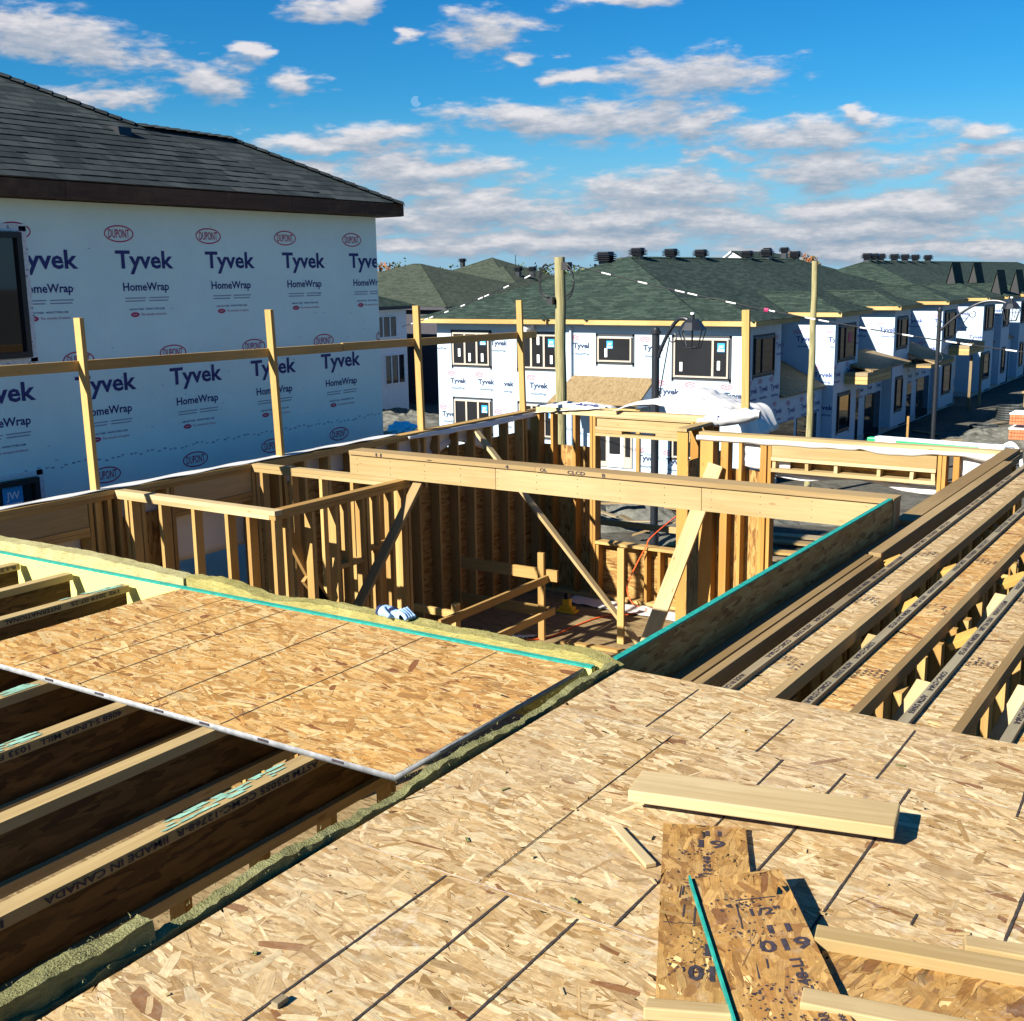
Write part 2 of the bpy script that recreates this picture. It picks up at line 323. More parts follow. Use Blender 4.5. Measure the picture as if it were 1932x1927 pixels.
def m_ground():
    m, N, b = mat('dirt', 0.95, 0.1)
    o = objv(N); n = N.noise(o, 0.25, 8, 0.7); n2 = N.noise(o, 3.5, 6, 0.7)
    f = N.math('ADD', N.math('MULTIPLY', n, 0.5), N.math('MULTIPLY', n2, 0.5))
    c = N.ramp(f, [(0.3, (0.03, 0.028, 0.022)), (0.5, (0.085, 0.08, 0.065)), (0.7, (0.16, 0.155, 0.13))])
    N.t.links.new(c, b.inputs['Base Color']); bump(N, b, f, 0.9, 0.15)
m_ground()

# ------------------------------------------------------------------ mesh helpers
rng = random.Random(7)
OFF = {}
def tag(o, label=None, cat=None, group=None, kind=None):
    if label: o['label'] = label
    if cat: o['category'] = cat
    if group: o['group'] = group
    if kind: o['kind'] = kind
    return o
def thing(name, loc, label, cat, group=None):
    o = D.objects.new(name, None); C.objects.link(o); o.location = loc; o.empty_display_size = 0.1
    OFF[o.name] = Vector(loc); return tag(o, label, cat, group)

class MB:
    def __init__(s): s.v = []; s.f = []; s.m = []; s.uv = []; s.mats = []
    def mi(s, m):
        if m not in s.mats: s.mats.append(m)
        return s.mats.index(m)
    def face(s, pts, m, uv=None, axis=None):
        pts = [Vector(p) for p in pts]; i0 = len(s.v); s.v += pts
        s.f.append(tuple(range(i0, i0+len(pts)))); s.m.append(s.mi(m))
        if uv is None:
            n = Vector((0, 0, 0))
            for a, b in zip(pts, pts[1:]+pts[:1]): n += a.cross(b)
            if n.length > 0: n.normalize()
            h = axis
            if h is None:
                h = Vector((0, 0, 1)).cross(n)
                h = Vector((1, 0, 0)) if h.length < 0.02 else h.normalized()
            vv = n.cross(h)
            uv = [(p.dot(h), p.dot(vv)) for p in pts]
        s.uv.append(uv)
    def hexa(s, c, m, axis=None):
        """c: 8 corners, 0-3 one end ring, 4-7 the other (0->4 along the grain)"""
        c = [Vector(p) for p in c]; ou, ov = rng.uniform(0, 90), rng.uniform(0, 90)
        L = (c[4]-c[0]).length; i0 = len(s.v); s.v += c; k = s.mi(m)
        w = [(c[1]-c[0]).length, (c[2]-c[1]).length]; acc = 0.0
        for i in range(4):
            j = (i+1) % 4; d = w[i % 2]
            s.f.append((i0+i, i0+j, i0+4+j, i0+4+i)); s.m.append(k)
            s.uv.append([(ou, ov+acc), (ou, ov+acc+d), (ou+L, ov+acc+d), (ou+L, ov+acc)]); acc += d+0.35
        for ring in ((3, 2, 1, 0), (4, 5, 6, 7)):
            s.f.append(tuple(i0+q for q in ring)); s.m.append(k)
            s.uv.append([(ou+a*0.3, ov+b*0.3) for a, b in ((0, 0), (w[0], 0), (w[0], w[1]), (0, w[1]))])
    def box(s, x0, x1, y0, y1, z0, z1, m, ax=None, jit=0.0):
        d = (x1-x0, y1-y0, z1-z0); ax = d.index(max(d)) if ax is None else ax
        lo, hi = (x0, y0, z0), (x1, y1, z1); a, b = (ax+1) % 3, (ax+2) % 3; c = []
        for e in (lo[ax], hi[ax]):
            for p, q in ((lo[a], lo[b]), (hi[a], lo[b]), (hi[a], hi[b]), (lo[a], hi[b])):
                t = [0, 0, 0]; t[ax] = e; t[a] = p; t[b] = q; c.append(t)
        if jit:
            for h in (0, 4):
                ja, jb = rng.uniform(-jit, jit), rng.uniform(-jit, jit)
                for q in range(4): c[h+q][a] += ja; c[h+q][b] += jb
        s.hexa(c, m)
    def beam(s, p, q, w, h, m, up=(0, 0, 1)):
        p, q = Vector(p), Vector(q); d = (q-p).normalized(); sd = d.cross(Vector(up))
        if sd.length < 1e-4: sd = d.cross(Vector((1, 0, 0)))
        sd.normalize(); u = sd.cross(d)
        r = [sd*(-w/2)+u*(-h/2), sd*(w/2)+u*(-h/2), sd*(w/2)+u*(h/2), sd*(-w/2)+u*(h/2)]
        s.hexa([p+k for k in r]+[q+k for k in r], m)
    def tube(s, pts, r, m, n=8, cap=True):
        pts = [Vector(p) for p in pts]; rr = r if isinstance(r, (list, tuple)) else [r]*len(pts); rings = []; k = s.mi(m)
        ref = Vector((0, 0, 1))
        for i, p in enumerate(pts):
            d = (pts[min(i+1, len(pts)-1)]-pts[max(i-1, 0)]).normalized()
            a = d.cross(ref)
            if a.length < 0.05: a = d.cross(Vector((0, 1, 0)))
            a.normalize(); b = d.cross(a); i0 = len(s.v)
            s.v += [p+(a*math.cos(2*PI*j/n)+b*math.sin(2*PI*j/n))*rr[i] for j in range(n)]; rings.append(i0)
        for i in range(len(pts)-1):
            for j in range(n):
                j2 = (j+1) % n
                s.f.append((rings[i]+j, rings[i]+j2, rings[i+1]+j2, rings[i+1]+j)); s.m.append(k); s.uv.append([(i, j/n), (i, (j+1)/n), (i+1, (j+1)/n), (i+1, j/n)])
        if cap:
            for q in (rings[0], rings[-1]):
                s.f.append(tuple(q+j for j in range(n))); s.m.append(k); s.uv.append([(0, 0)]*n)
    def grid(s, fn, nu, nv, m):
        i0 = len(s.v); k = s.mi(m)
        for i in range(nu+1):
            for j in range(nv+1): s.v.append(Vector(fn(i/nu, j/nv)))
        for i in range(nu):
            for j in range(nv):
                a = i0+i*(nv+1)+j
                s.f.append((a, a+nv+1, a+nv+2, a+1)); s.m.append(k); s.uv.append([(i/nu, j/nv)]*4)
    def build(s, name, parent=None, bevel=0.0, smooth=False, solid=0.0):
        off = OFF.get(parent.name, Vector()) if parent else Vector()
        me = D.meshes.new(name); me.from_pydata([tuple(p-off) for p in s.v], [], s.f)
        me.polygons.foreach_set('material_index', s.m)
        ul = me.uv_layers.new(name='UVMap')
        ul.data.foreach_set('uv', [c for f in s.uv for uv in f for c in uv])
        for m in s.mats: me.materials.append(MATS[m])
        bm = bmesh.new(); bm.from_mesh(me)
        bmesh.ops.recalc_face_normals(bm, faces=bm.faces)
        if bevel:
            bmesh.ops.bevel(bm, geom=[e for e in bm.edges if e.is_manifold and e.calc_face_angle(0) > 0.5], offset=bevel, segments=2, profile=0.5, affect='EDGES')
        bm.to_mesh(me); bm.free()
        if smooth: me.polygons.foreach_set('use_smooth', [True]*len(me.polygons))
        o = D.objects.new(name, me); C.objects.link(o)
        if parent: o.parent = parent
        OFF[o.name] = off
        if solid:
            md = o.modifiers.new('thick', 'SOLIDIFY'); md.thickness = solid
        return o

def merge(target, src):
    off = len(target.data.materials)
    for m in src.data.materials: target.data.materials.append(m)
    for p in src.data.polygons: p.material_index += off
    bm = bmesh.new(); bm.from_mesh(target.data); bm.from_mesh(src.data); bm.to_mesh(target.data); bm.free()
    me = src.data; D.objects.remove(src); D.meshes.remove(me)
class Plane:   # a wall plane with a horizontal axis u, a vertical axis and an outward normal
    def __init__(s, o, u, n, v=(0, 0, 1)): s.o, s.u, s.n, s.v = Vector(o), Vector(u), Vector(n), Vector(v)
    def p(s, a, b, c=0.0): return s.o+s.u*a+s.v*b+s.n*c
    def box(s, mb, a0, a1, b0, b1, c0, c1, m):
        if abs(a1-a0) >= abs(b1-b0): mb.hexa([s.p(a0, b0, c0), s.p(a0, b1, c0), s.p(a0, b1, c1), s.p(a0, b0, c1), s.p(a1, b0, c0), s.p(a1, b1, c0), s.p(a1, b1, c1), s.p(a1, b0, c1)], m)
        else: mb.hexa([s.p(a0, b0, c0), s.p(a1, b0, c0), s.p(a1, b0, c1), s.p(a0, b0, c1), s.p(a0, b1, c0), s.p(a1, b1, c0), s.p(a1, b1, c1), s.p(a0, b1, c1)], m)

TXT = {}
def text_geo(body, bold=0.0):
    key = (body, bold)
    if key in TXT: return TXT[key]
    cu = D.curves.new('lettering', 'FONT'); cu.body = body; cu.size = 1; cu.resolution_u = 2; cu.offset = bold
    ob = D.objects.new('lettering', cu); C.objects.link(ob)
    dg = bpy.context.evaluated_depsgraph_get(); me = D.meshes.new_from_object(ob.evaluated_get(dg))
    vs = [(v.co.x, v.co.y) for v in me.vertices]; fs = [tuple(p.vertices) for p in me.polygons]
    D.objects.remove(ob); D.curves.remove(cu); D.meshes.remove(me)
    x0 = min(v[0] for v in vs); x1 = max(v[0] for v in vs)
    TXT[key] = ([(x-x0, y) for x, y in vs], fs, x1-x0)
    return TXT[key]
def clip_poly(pts, a0, a1, b0, b1):
    for ax, lim, sg in ((0, a0, 1), (0, a1, -1), (1, b0, 1), (1, b1, -1)):
        res = []
        for i in range(len(pts)):
            p, q = pts[i-1], pts[i]; dp, dq = (p[ax]-lim)*sg, (q[ax]-lim)*sg
            if (dp >= 0) != (dq >= 0):
                t = dp/(dp-dq); res.append((p[0]+(q[0]-p[0])*t, p[1]+(q[1]-p[1])*t))
            if dq >= 0: res.append(q)
        pts = res
        if len(pts) < 3: return []
    return pts
def put_text(mb, P, body, a, b, width, m, height=None, bold=0.0, c=0.003, clip=None):
    vs, fs, w = text_geo(body, bold); k = width/w; kh = k if height is None else height/0.73
    for f in fs:
        pts = [(a+vs[i][0]*k, b+vs[i][1]*kh) for i in f]
        if clip: pts = clip_poly(pts, *clip)
        if len(pts) >= 3: mb.face([P.p(x, y, c) for x, y in pts], m)
def put_ring(mb, P, a, b, ra, rb, th, m, c=0.003, clip=None):
    n = 28
    for i in range(n):
        q = [(a+math.cos(t)*(ra-d), b+math.sin(t)*(rb-d)) for t, d in ((2*PI*i/n, 0), (2*PI*(i+1)/n, 0), (2*PI*(i+1)/n, th), (2*PI*i/n, th))]
        if clip: q = clip_poly(q, *clip)
        if len(q) >= 3: mb.face([P.p(x, y, c) for x, y in q], m)
def put_logo(mb, P, a, b, W, clip=None, on_sunlit=False, fine=True, c=0.003):
    """printed house-wrap mark; a,b = left end and baseline of the big word, W = its width"""
    nv, rd, gy = ('print_sunlit_blue', 'print_sunlit_red', 'print_pale') if on_sunlit else ('print_navy', 'print_red', 'print_grey')
    put_text(mb, P, 'Tyvek', a, b, W, nv, height=0.245*W, bold=0.040 if on_sunlit else 0.026, clip=clip, c=c)
    put_text(mb, P, 'HomeWrap', a+0.09*W, b-0.31*W, 0.80*W, nv, height=0.115*W, bold=0.022, clip=clip, c=c)
    put_ring(mb, P, a+0.09*W, b+0.46*W, 0.245*W, 0.115*W, (0.03 if on_sunlit else 0.018)*W, rd, clip=clip, c=c)
    put_text(mb, P, 'DUPONT', a-0.085*W, b+0.405*W, 0.35*W, rd, height=0.12*W, bold=0.012, clip=clip, c=c)
    if fine:
        for q0, q1, z in ((0.11, 0.47, -0.42), (0.52, 0.88, -0.42), (0.11, 0.45, -0.46), (0.52, 0.86, -0.46)):
            f = [(a+q0*W, b+z*W), (a+q1*W, b+z*W), (a+q1*W, b+(z+0.016)*W), (a+q0*W, b+(z+0.016)*W)]
            f = clip_poly(f, *clip) if clip else f
            if len(f) >= 3: mb.face([P.p(x, y, c) for x, y in f], gy)
        put_text(mb, P, '1-800-44-TYVEK   WWW.TYVEK.COM', a+0.16*W, b-0.58*W, 0.62*W, nv, bold=0.01, clip=clip, c=c)
        put_text(mb, P, 'The miracles of science', a+0.36*W, b-0.655*W, 0.45*W, rd, clip=clip, c=c)
        put_ring(mb, P, a+0.26*W, b-0.64*W, 0.075*W, 0.034*W, 0.03*W, rd, clip=clip, c=c)
def put_sticker(mb, P, a, b, w, c):
    P.box(mb, a, a+w, b, b+w*1.1, c, c+0.004, 'sticker_blue')
    put_text(mb, P, 'JW', a+0.16*w, b+0.48*w, 0.68*w, 'sticker_white', bold=0.02, c=c+0.006)
    P.box(mb, a+0.08*w, a+0.92*w, b+0.08*w, b+0.30*w, c+0.004, c+0.006, 'sticker_white')
def window(parent, P, a0, a1, b0, b1, splits=(), frame='frame_beige', sticker=None, tags=(), tape=True, name='window'):
    fr = MB(); fw = 0.055
    if tape:
        for q in ((a0-0.09, a1+0.09, b0-0.10, b0-0.02), (a0-0.09, a1+0.09, b1+0.02, b1+0.10), (a0-0.10, a0-0.02, b0-0.16, b1+0.10), (a1+0.02, a1+0.10, b0-0.16, b1+0.10)):
            P.box(fr, *q, 0.001, 0.008, 'tape_black')
    P.box(fr, a0, a1, b0, b0+fw, 0.0, 0.07, frame); P.box(fr, a0, a1, b1-fw, b1, 0.0, 0.07, frame)
    es = [a0]+[a0+(a1-a0)*x for x in splits]+[a1]
    P.box(fr, a0, a0+fw, b0+fw, b1-fw, 0.0, 0.068, frame); P.box(fr, a1-fw, a1, b0+fw, b1-fw, 0.0, 0.068, frame)
    for e in es[1:-1]: P.box(fr, e-fw*0.7, e+fw*0.7, b0+fw, b1-fw, 0.0, 0.066, frame)
    f = fr.build(name, parent)
    for l, r in zip(es[:-1], es[1:]):
        g = MB(); P.box(g, l+fw*0.7, r-fw*0.7, b0+fw, b1-fw, 0.0, 0.03, 'glass')
        g.build('pane', f)
    if sticker:
        s_ = MB(); put_sticker(s_, P, *sticker, 0.031); s_.build('sticker', f)
    if tags:
        s_ = MB()
        for x, y in tags: P.box(s_, x, x+0.10, y, y+0.30, 0.031, 0.034, 'sticker_white')
        s_.build('paper_tag', f)
    return f

# OSB made of real strands, plus thin dark ones for crack shadows
FRESH = [((0.99, 0.79, 0.45), 4), ((0.90, 0.61, 0.26), 6), ((0.76, 0.45, 0.15), 4.5), ((0.56, 0.31, 0.09), 2.0), ((0.36, 0.15, 0.045), 0.4)]
WORN = [((0.98, 0.86, 0.62), 4), ((0.84, 0.67, 0.42), 6), ((0.70, 0.52, 0.29), 5), ((0.54, 0.36, 0.16), 2.2), ((0.36, 0.18, 0.07), 0.25)]
def strand_sheet(name, x0, x1, y0, y1, z, parent, pal=WORN, th=0.018, dens=9.5, ang=-0.12, seed=1, matn='osb_strand', edge='edge_grey', sl=(0.05, 0.16), sw=(0.008, 0.031)):
    r = np.random.RandomState(seed); off = OFF[parent.name]
    area = (x1-x0)*(y1-y0); mean = np.mean(sl)*np.mean(sw); n = int(area*dens/mean)
    cx = r.uniform(x0-0.03, x1+0.03, n); cy = r.uniform(y0-0.02, y1+0.02, n); L = r.uniform(*sl, n)*np.where(r.rand(n) < 0.15, 0.55, 1); crack_sliv = r.rand(n) < 0.22; W = r.uniform(*sw, n)*np.where(r.rand(n) < 0.3, 0.45, 1)*np.where(crack_sliv, 0.16, np.where(r.rand(n) < 0.10, 1.7, 1)); L = L*np.where(crack_sliv, 0.6, 1)
    th_ = ang+np.where(r.rand(n) < 0.80, r.normal(0, 0.26, n), r.uniform(-1.6, 1.6, n))
    prof = np.array([(-.5, -.32), (-.25, -.5), (.22, -.5), (.5, -.3), (.5, .3), (.2, .5), (-.22, .5), (-.5, .34)])
    lx = prof[None, :, 0]*L[:, None]+r.normal(0, 0.07, (n, 8))*L[:, None]; ly = prof[None, :, 1]*W[:, None]+r.normal(0, 0.05, (n, 8))*W[:, None]
    lx += (ly/W[:, None])*(r.normal(0, 0.10, n)*L)[:, None]
    X = np.clip(cx[:, None]+lx*np.cos(th_)[:, None]-ly*np.sin(th_)[:, None], x0, x1); Y = np.clip(cy[:, None]+lx*np.sin(th_)[:, None]+ly*np.cos(th_)[:, None], y0, y1)
    Z = np.repeat(z-0.0012+np.arange(n)[r.permutation(n)][:, None]/n*0.0012, 8, 1)
    ok = ((X.max(1)-X.min(1)) > 1e-3) & ((Y.max(1)-Y.min(1)) > 1e-3)
    X, Y, Z, lx, ly = X[ok], Y[ok], Z[ok], lx[ok], ly[ok]; k = len(X)
    co = np.stack([X-off.x, Y-off.y, Z-off.z], -1).reshape(-1, 3)
    cols = np.array([c for c, _ in pal]); pw = np.array([w for _, w in pal]); pw = pw/pw.sum()
    cc = cols[r.choice(len(pal), k, p=pw)]*np.array([0.625, 0.56, 0.44])*(1+r.normal(0, 0.10, (k, 1)))*np.where(crack_sliv[ok], 0.52, 1.0)[:, None]*np.where(crack_sliv[ok][:, None], np.array([1.0, 0.82, 0.6]), 1.0)  # slivers darkened to paint the shadowed cracks between flakes
    zb, zt = z-th-off.z, z-0.0014-off.z; a, b, c, d = x0-off.x, x1-off.x, y0-off.y, y1-off.y
    box = np.array([(a, c, zb), (b, c, zb), (b, d, zb), (a, d, zb), (a, c, zt), (b, c, zt), (b, d, zt), (a, d, zt)])
    bf = [(0, 3, 2, 1), (4, 5, 6, 7), (0, 1, 5, 4), (1, 2, 6, 5), (2, 3, 7, 6), (3, 0, 4, 7)]
    nv = k*8; me = D.meshes.new(name); me.vertices.add(nv+8); me.vertices.foreach_set('co', np.concatenate([co, box]).astype(np.float32).ravel())
    loops = np.concatenate([np.arange(nv), np.array(bf).ravel()+nv]); me.loops.add(len(loops)); me.loops.foreach_set('vertex_index', loops.astype(np.int32))
    ls = np.concatenate([np.arange(k)*8, nv+np.arange(6)*4]); me.polygons.add(k+6); me.polygons.foreach_set('loop_start', ls.astype(np.int32))
    mi = np.zeros(k+6, np.int32); mi[k:] = 1; mi[k+1] = 2
    me.materials.append(MATS[matn]); me.materials.append(MATS[edge]); me.materials.append(MATS['osb_base']); me.polygons.foreach_set('material_index', mi)
    me.update(calc_edges=True)
    at = me.attributes.new('col', 'FLOAT_COLOR', 'FACE'); ca = np.ones((k+6, 4), np.float32); ca[:k, :3] = cc; ca[k:, :3] = pal[2][0]; at.data.foreach_set('color', ca.ravel())
    ul = me.uv_layers.new(name='UVMap'); ou = np.repeat(r.uniform(0, 50, k), 8)
    uv = np.concatenate([np.stack([lx.ravel()+ou, ly.ravel()+ou], -1), np.zeros((24, 2))]).astype(np.float32); ul.data.foreach_set('uv', uv.ravel())
    me.validate(); o = D.objects.new(name, me); C.objects.link(o); o.parent = parent; OFF[o.name] = off
    return o
def lumpy(mb, x0, x1, y0, y1, z0, z1, res, amp, m, top=None, seed=0, freq=9.0):
    nx, ny, nz = max(2, int((x1-x0)/res)), max(2, int((y1-y0)/res)), max(2, int((z1-z0)/res))
    def w(p):
        p = Vector(p)
        if top: p.z = z0+(p.z-z0)*top(p.x, p.y)
        d = mnoise.noise_vector(p*freq+Vector((seed, 0, 0)))*amp+mnoise.noise_vector(p*freq*3.7)*amp*0.55
        return p+d
    L = lambda a, b, t: a+(b-a)*t
    mb.grid(lambda u, v: w((L(x0, x1, u), L(y0, y1, v), z1)), nx, ny, m)
    mb.grid(lambda u, v: w((L(x0, x1, u), y0, L(z0, z1, v))), nx, nz, m); mb.grid(lambda u, v: w((L(x0, x1, u), y1, L(z0, z1, v))), nx, nz, m)
    mb.grid(lambda u, v: w((x0, L(y0, y1, u), L(z0, z1, v))), ny, nz, m); mb.grid(lambda u, v: w((x1, L(y0, y1, u), L(z0, z1, v))), ny, nz, m)

# ------------------------------------------------------------------ ground
GZ = -5.5
g = MB()
def gfun(u, v):
    x = -400+800*u; y = -100+700*v; return (x, y, GZ)
g.face([(-1500, -300, GZ), (1500, -300, GZ), (1500, 2500, GZ), (-1500, 2500, GZ)], 'dirt')
tag(g.build('ground'), kind='structure')
mbp = MB()
def hill(cx, cy, r, h, sd):
    def f(u, v):
        a = 2*PI*u; q = v*r
        x, y = cx+math.cos(a)*q, cy+math.sin(a)*q*0.8
        n = mnoise.fractal(Vector((x*0.9+sd, y*0.9, 0)), 0.8, 2.0, 5)
        return (x, y, GZ-0.05+h*max(0, (1-v))**0.8*(1+0.55*n)+0.12*n*(1-v))
    mbp.grid(f, 40, 16, 'rubble')
for q in ((-15.0, 30.5, 2.6, 1.0, 1), (-13.2, 31.8, 2.2, 0.8, 2), (-16.8, 29.0, 2.0, 0.7, 3), (-11.5, 33.5, 2.5, 0.7, 4), (-17.5, 26, 3, 0.6, 5), (-8.2, 22.5, 2.4, 0.6, 6), (-9.5, 52.5, 3.2, 0.5, 7), (-12.5, 28.2, 1.6, 0.5, 8), (-37.5, 46, 3.5, 0.6, 9)): hill(*q)
tag(mbp.build('dirt_heap'), 'heaps of grey dirt and rubble between the front wall and the street', 'dirt', kind='stuff')

# ------------------------------------------------------------------ foreground deck
deck = thing('floor_deck', (-2.14, 1.0, 0), 'large sunlit OSB floor deck with black chalk lines filling the foreground', 'floor deck')
def sheets(y0, y1, seams, seed):
    for i, (a, b) in enumerate(zip(seams[:-1], seams[1:])):
        strand_sheet('osb_sheet', a+0.0015, b-0.0015, y0+0.0015, y1-0.0015, rng.uniform(-0.0015, 0.0005), deck, WORN, seed=seed+i, edge='osb_grey')
sheets(3.50, 4.03, [-2.14, 0.30, 1.6], 10)
sheets(2.30, 3.50, [-2.14, -1.655, 0.785, 1.6], 20)
sheets(1.08, 2.30, [-2.14, -0.92+0.5, 1.6], 30)
sheets(-0.14, 1.08, [-2.14, 0.30, 1.6], 40)
def chalk_lines(parent, lines, z, name='chalk_line', w0=0.0085, m='chalk'):
    for li, ((xa, ya), (xb, yb), ww) in enumerate(lines):
        mb = MB(); L = math.hypot(xb-xa, yb-ya); n = max(4, int(L/0.02)); nx, ny = -(yb-ya)/L, (xb-xa)/L; sd_ = li*7.3+xa*3
        def P_(t, s_):
            q = mnoise.noise(Vector((t*L*9, sd_, 0))); q2 = mnoise.noise(Vector((t*L*60, sd_, 4*s_)))
            wv = ww*w0*(0.80+0.35*q)*0.5*(1+0.4*q2); o = 0.0018*mnoise.noise(Vector((t*L*2.5, sd_, 9)))
            return (xa+(xb-xa)*t+nx*(s_*wv+o), ya+(yb-ya)*t+ny*(s_*wv+o), z)
        for i in range(n):
            mb.face([P_(i/n, -1), P_((i+1)/n, -1), P_((i+1)/n, 1), P_(i/n, 1)], m)
        mb.build(name, parent)
chalk_lines(deck, [((-1.75, 1.1), (-1.75, 2.29), 1), ((-1.545, 1.1), (-1.55, 2.29), 1.15), ((-1.335, 1.1), (-1.34, 2.29), 1.15), ((-1.12, 1.1), (-1.125, 1.75), 1), ((-1.25, 2.31), (-1.255, 3.49), 1), ((-1.05, 2.75), (-1.045, 3.49), 1),
    ((-0.83, 2.5), (-0.84, 3.48), 1), ((-0.42, 2.45), (-0.425, 3.1), 1.1), ((-0.63, 2.7), (-0.63, 2.76), 1), ((-1.77, 3.51), (-1.77, 3.96), 0.8), ((-1.565, 3.51), (-1.57, 3.8), 0.5), ((-1.355, 3.505), (-1.35, 3.85), 0.9), ((-0.95, 3.5), (-0.95, 3.97), 1), ((-0.525, 3.45), (-0.54, 3.8), 1)], 0.0012)
chalk_lines(deck, [((-1.652, 2.34), (-1.655, 3.47), 0.4)], 0.0012, 'panel_joint')
chalk_lines(deck, [((-2.05, 2.303), (-0.3, 2.301), 0.34), ((-2.05, 3.502), (-0.2, 3.499), 0.34)], 0.0011, 'panel_joint', m='chalk_white')
# deck framing under the edge
jb = MB()
jb.box(-2.14, 1.6, 3.955, 3.99, -0.26, -0.022, 'flange'); jb.box(-2.13, -2.095, 0, 3.95, -0.26, -0.022, 'flange')
jb.build('rim_joist', deck)

side = thing('side_deck', (-4.74, 2.72, 0), 'fresh orange OSB sheet with four thin dark lines, left of the insulation gap', 'floor deck')
sheet_ = strand_sheet('osb_sheet', -4.72, -2.28, 2.725, 3.955, 0.0, side, FRESH, seed=77, matn='osb_strand_fresh', edge='edge_grey', th=0.024, dens=9.0)
chalk_lines(side, [((-4.345, 2.73), (-4.365, 3.94), 0.6), ((-4.14, 2.73), (-4.15, 3.94), 0.6), ((-3.92, 2.73), (-3.95, 3.94), 0.8), ((-3.5, 2.73), (-3.54, 3.94), 0.9), ((-3.1, 2.73), (-3.1, 3.94), 0.8), ((-2.7, 3.6), (-2.7, 3.94), 0.5)], 0.0012)
eb = MB(); r_ = random.Random(5)
for x in (-4.66, -4.12, -3.8, -3.45, -3.2, -2.9, -2.55): eb.box(x, x+0.05, 2.7215, 2.7245, -0.014, -0.006, 'stamp_ink')
merge(sheet_, eb.build('edge_mark', side))

# ------------------------------------------------------------------ I-joists
def ijoist(x, y0, y1, label, zt=-0.026, text=None, smear=None, grp='floor joists left of the insulation gap'):
    t = thing('wood_i_joist', (x, y0, zt-0.24), label, 'I-joist', grp)
    mb = MB(); mb.box(x-0.032, x+0.032, y0, y1, zt-0.038, zt, 'flange', jit=0.002)
    P = Plane((x+0.032, 0, zt-0.019), (0, -1, 0), (1, 0, 0), (0, 0, -1))
    if text:
        for s_, ya, w in text: put_text(mb, P, s_, -ya, -0.011, w, 'stamp_ink', height=0.022, bold=0.02, c=0.0035)
    if smear:
        rr = random.Random(int(x*-100))
        for i in range(30):
            yy = smear[0]+(smear[1]-smear[0])*rr.random()**0.8; xx = x+rr.uniform(-0.03, 0.02); a, b = rr.uniform(0.006, 0.05), rr.uniform(0.002, 0.008)
            mb.face([(xx-b, yy-a, zt+0.0035), (xx+b, yy-a*0.6, zt+0.0036), (xx+b, yy+a, zt+0.0035), (xx-b, yy+a*0.7, zt+0.0036)], 'turquoise_spray')
    mb.build('top_flange', t)
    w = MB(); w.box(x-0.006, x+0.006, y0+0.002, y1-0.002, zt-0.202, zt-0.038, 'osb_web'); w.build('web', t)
    b = MB(); b.box(x-0.032, x+0.032, y0, y1, zt-0.24, zt-0.202, 'flange', jit=0.002); b.build('bottom_flange', t)
    return t
YN = -0.5
ijoist(-2.665, YN, 3.93, 'I-joist stamped MADE IN CANADA with a turquoise smear, nearest the foreground deck', text=[('ASTM D5055 CCMC-12768-R', 2.74, 0.62), ('IIMADE IN CANADA', 2.09, 0.42), ('I9', 1.55, 0.05)], smear=(2.1, 2.6))
ijoist(-3.155, YN, 3.93, 'plain unstamped pale I-joist, second one left of the deck edge')
ijoist(-3.645, YN, 3.93, 'I-joist with faint mill stamp and a small turquoise smear at the photo edge', text=[('4088 S-LINPA MILL', 2.70, 0.36), ('1033 PK', 2.30, 0.16)], smear=(2.1, 2.36))
ijoist(-4.135, YN, 3.93, 'I-joist with a short green stain where it enters under the OSB sheet', smear=(2.5, 2.66))
ijoist(-4.625, YN, 3.93, 'I-joist under the upper left corner of the OSB sheet, half hidden')
ijoist(-5.135, YN, 3.93, 'I-joist dated 2019 beside the left edge of the OSB sheet', text=[('192 2019 07:25', 3.86, 0.30), ('INTERNATIONAL', 3.50, 0.32)], smear=(3.55, 3.9))
ijoist(-5.625, YN, 3.93, 'blank pale I-joist meeting the yellow rim board, between two stamped ones')
ijoist(-6.115, YN, 3.93, 'I-joist stamped R-L25 at the far left below the insulation', text=[('R-L25', 3.9, 0.12)])

rb = thing('rim_board', (-4.9, 3.97, -0.24), 'pale yellow rim board with turquoise top edge behind the left joists', 'rim board')
mb = MB(); mb.box(-8.4, -2.25, 3.966, 3.995, -0.24, -0.006, 'yellow_rim'); mb.build('board', rb)
mb = MB(); mb.box(-8.4, -2.25, 3.966, 3.995, -0.0055, 0.004, 'green_paint'); mb.build('painted_edge', rb)

# mineral wool
def fuzz(mb, pts, n, ln, seed):
    r = random.Random(seed)
    for i in range(n):
        p = Vector(pts(r)); d = Vector((r.uniform(-1, 1), r.uniform(-1, 1), r.uniform(0.1, 1.2))).normalized()*ln*r.uniform(0.3, 1); s_ = Vector((r.uniform(-1, 1), r.uniform(-1, 1), 0)).normalized()*0.0016
        mb.face([p-s_, p+s_, p+d], 'rockwool')
ins = MB(); lumpy(ins, -8.3, -4.76, 4.012, 4.10, -0.30, 0.062, 0.022, 0.005, 'rockwool_pale', top=lambda x, y: 1+0.012*math.sin(x*2.1)-0.09*max(0, (x+5.6)), seed=1)
fuzz(ins, lambda r: (r.uniform(-7.2, -4.78), r.uniform(4.0, 4.1), 0.055), 260, 0.011, 4)
tag(ins.build('insulation_batt', smooth=True), 'smooth pale mineral wool batt behind the yellow rim board, at the left edge', 'insulation', 'mineral wool insulation batts')
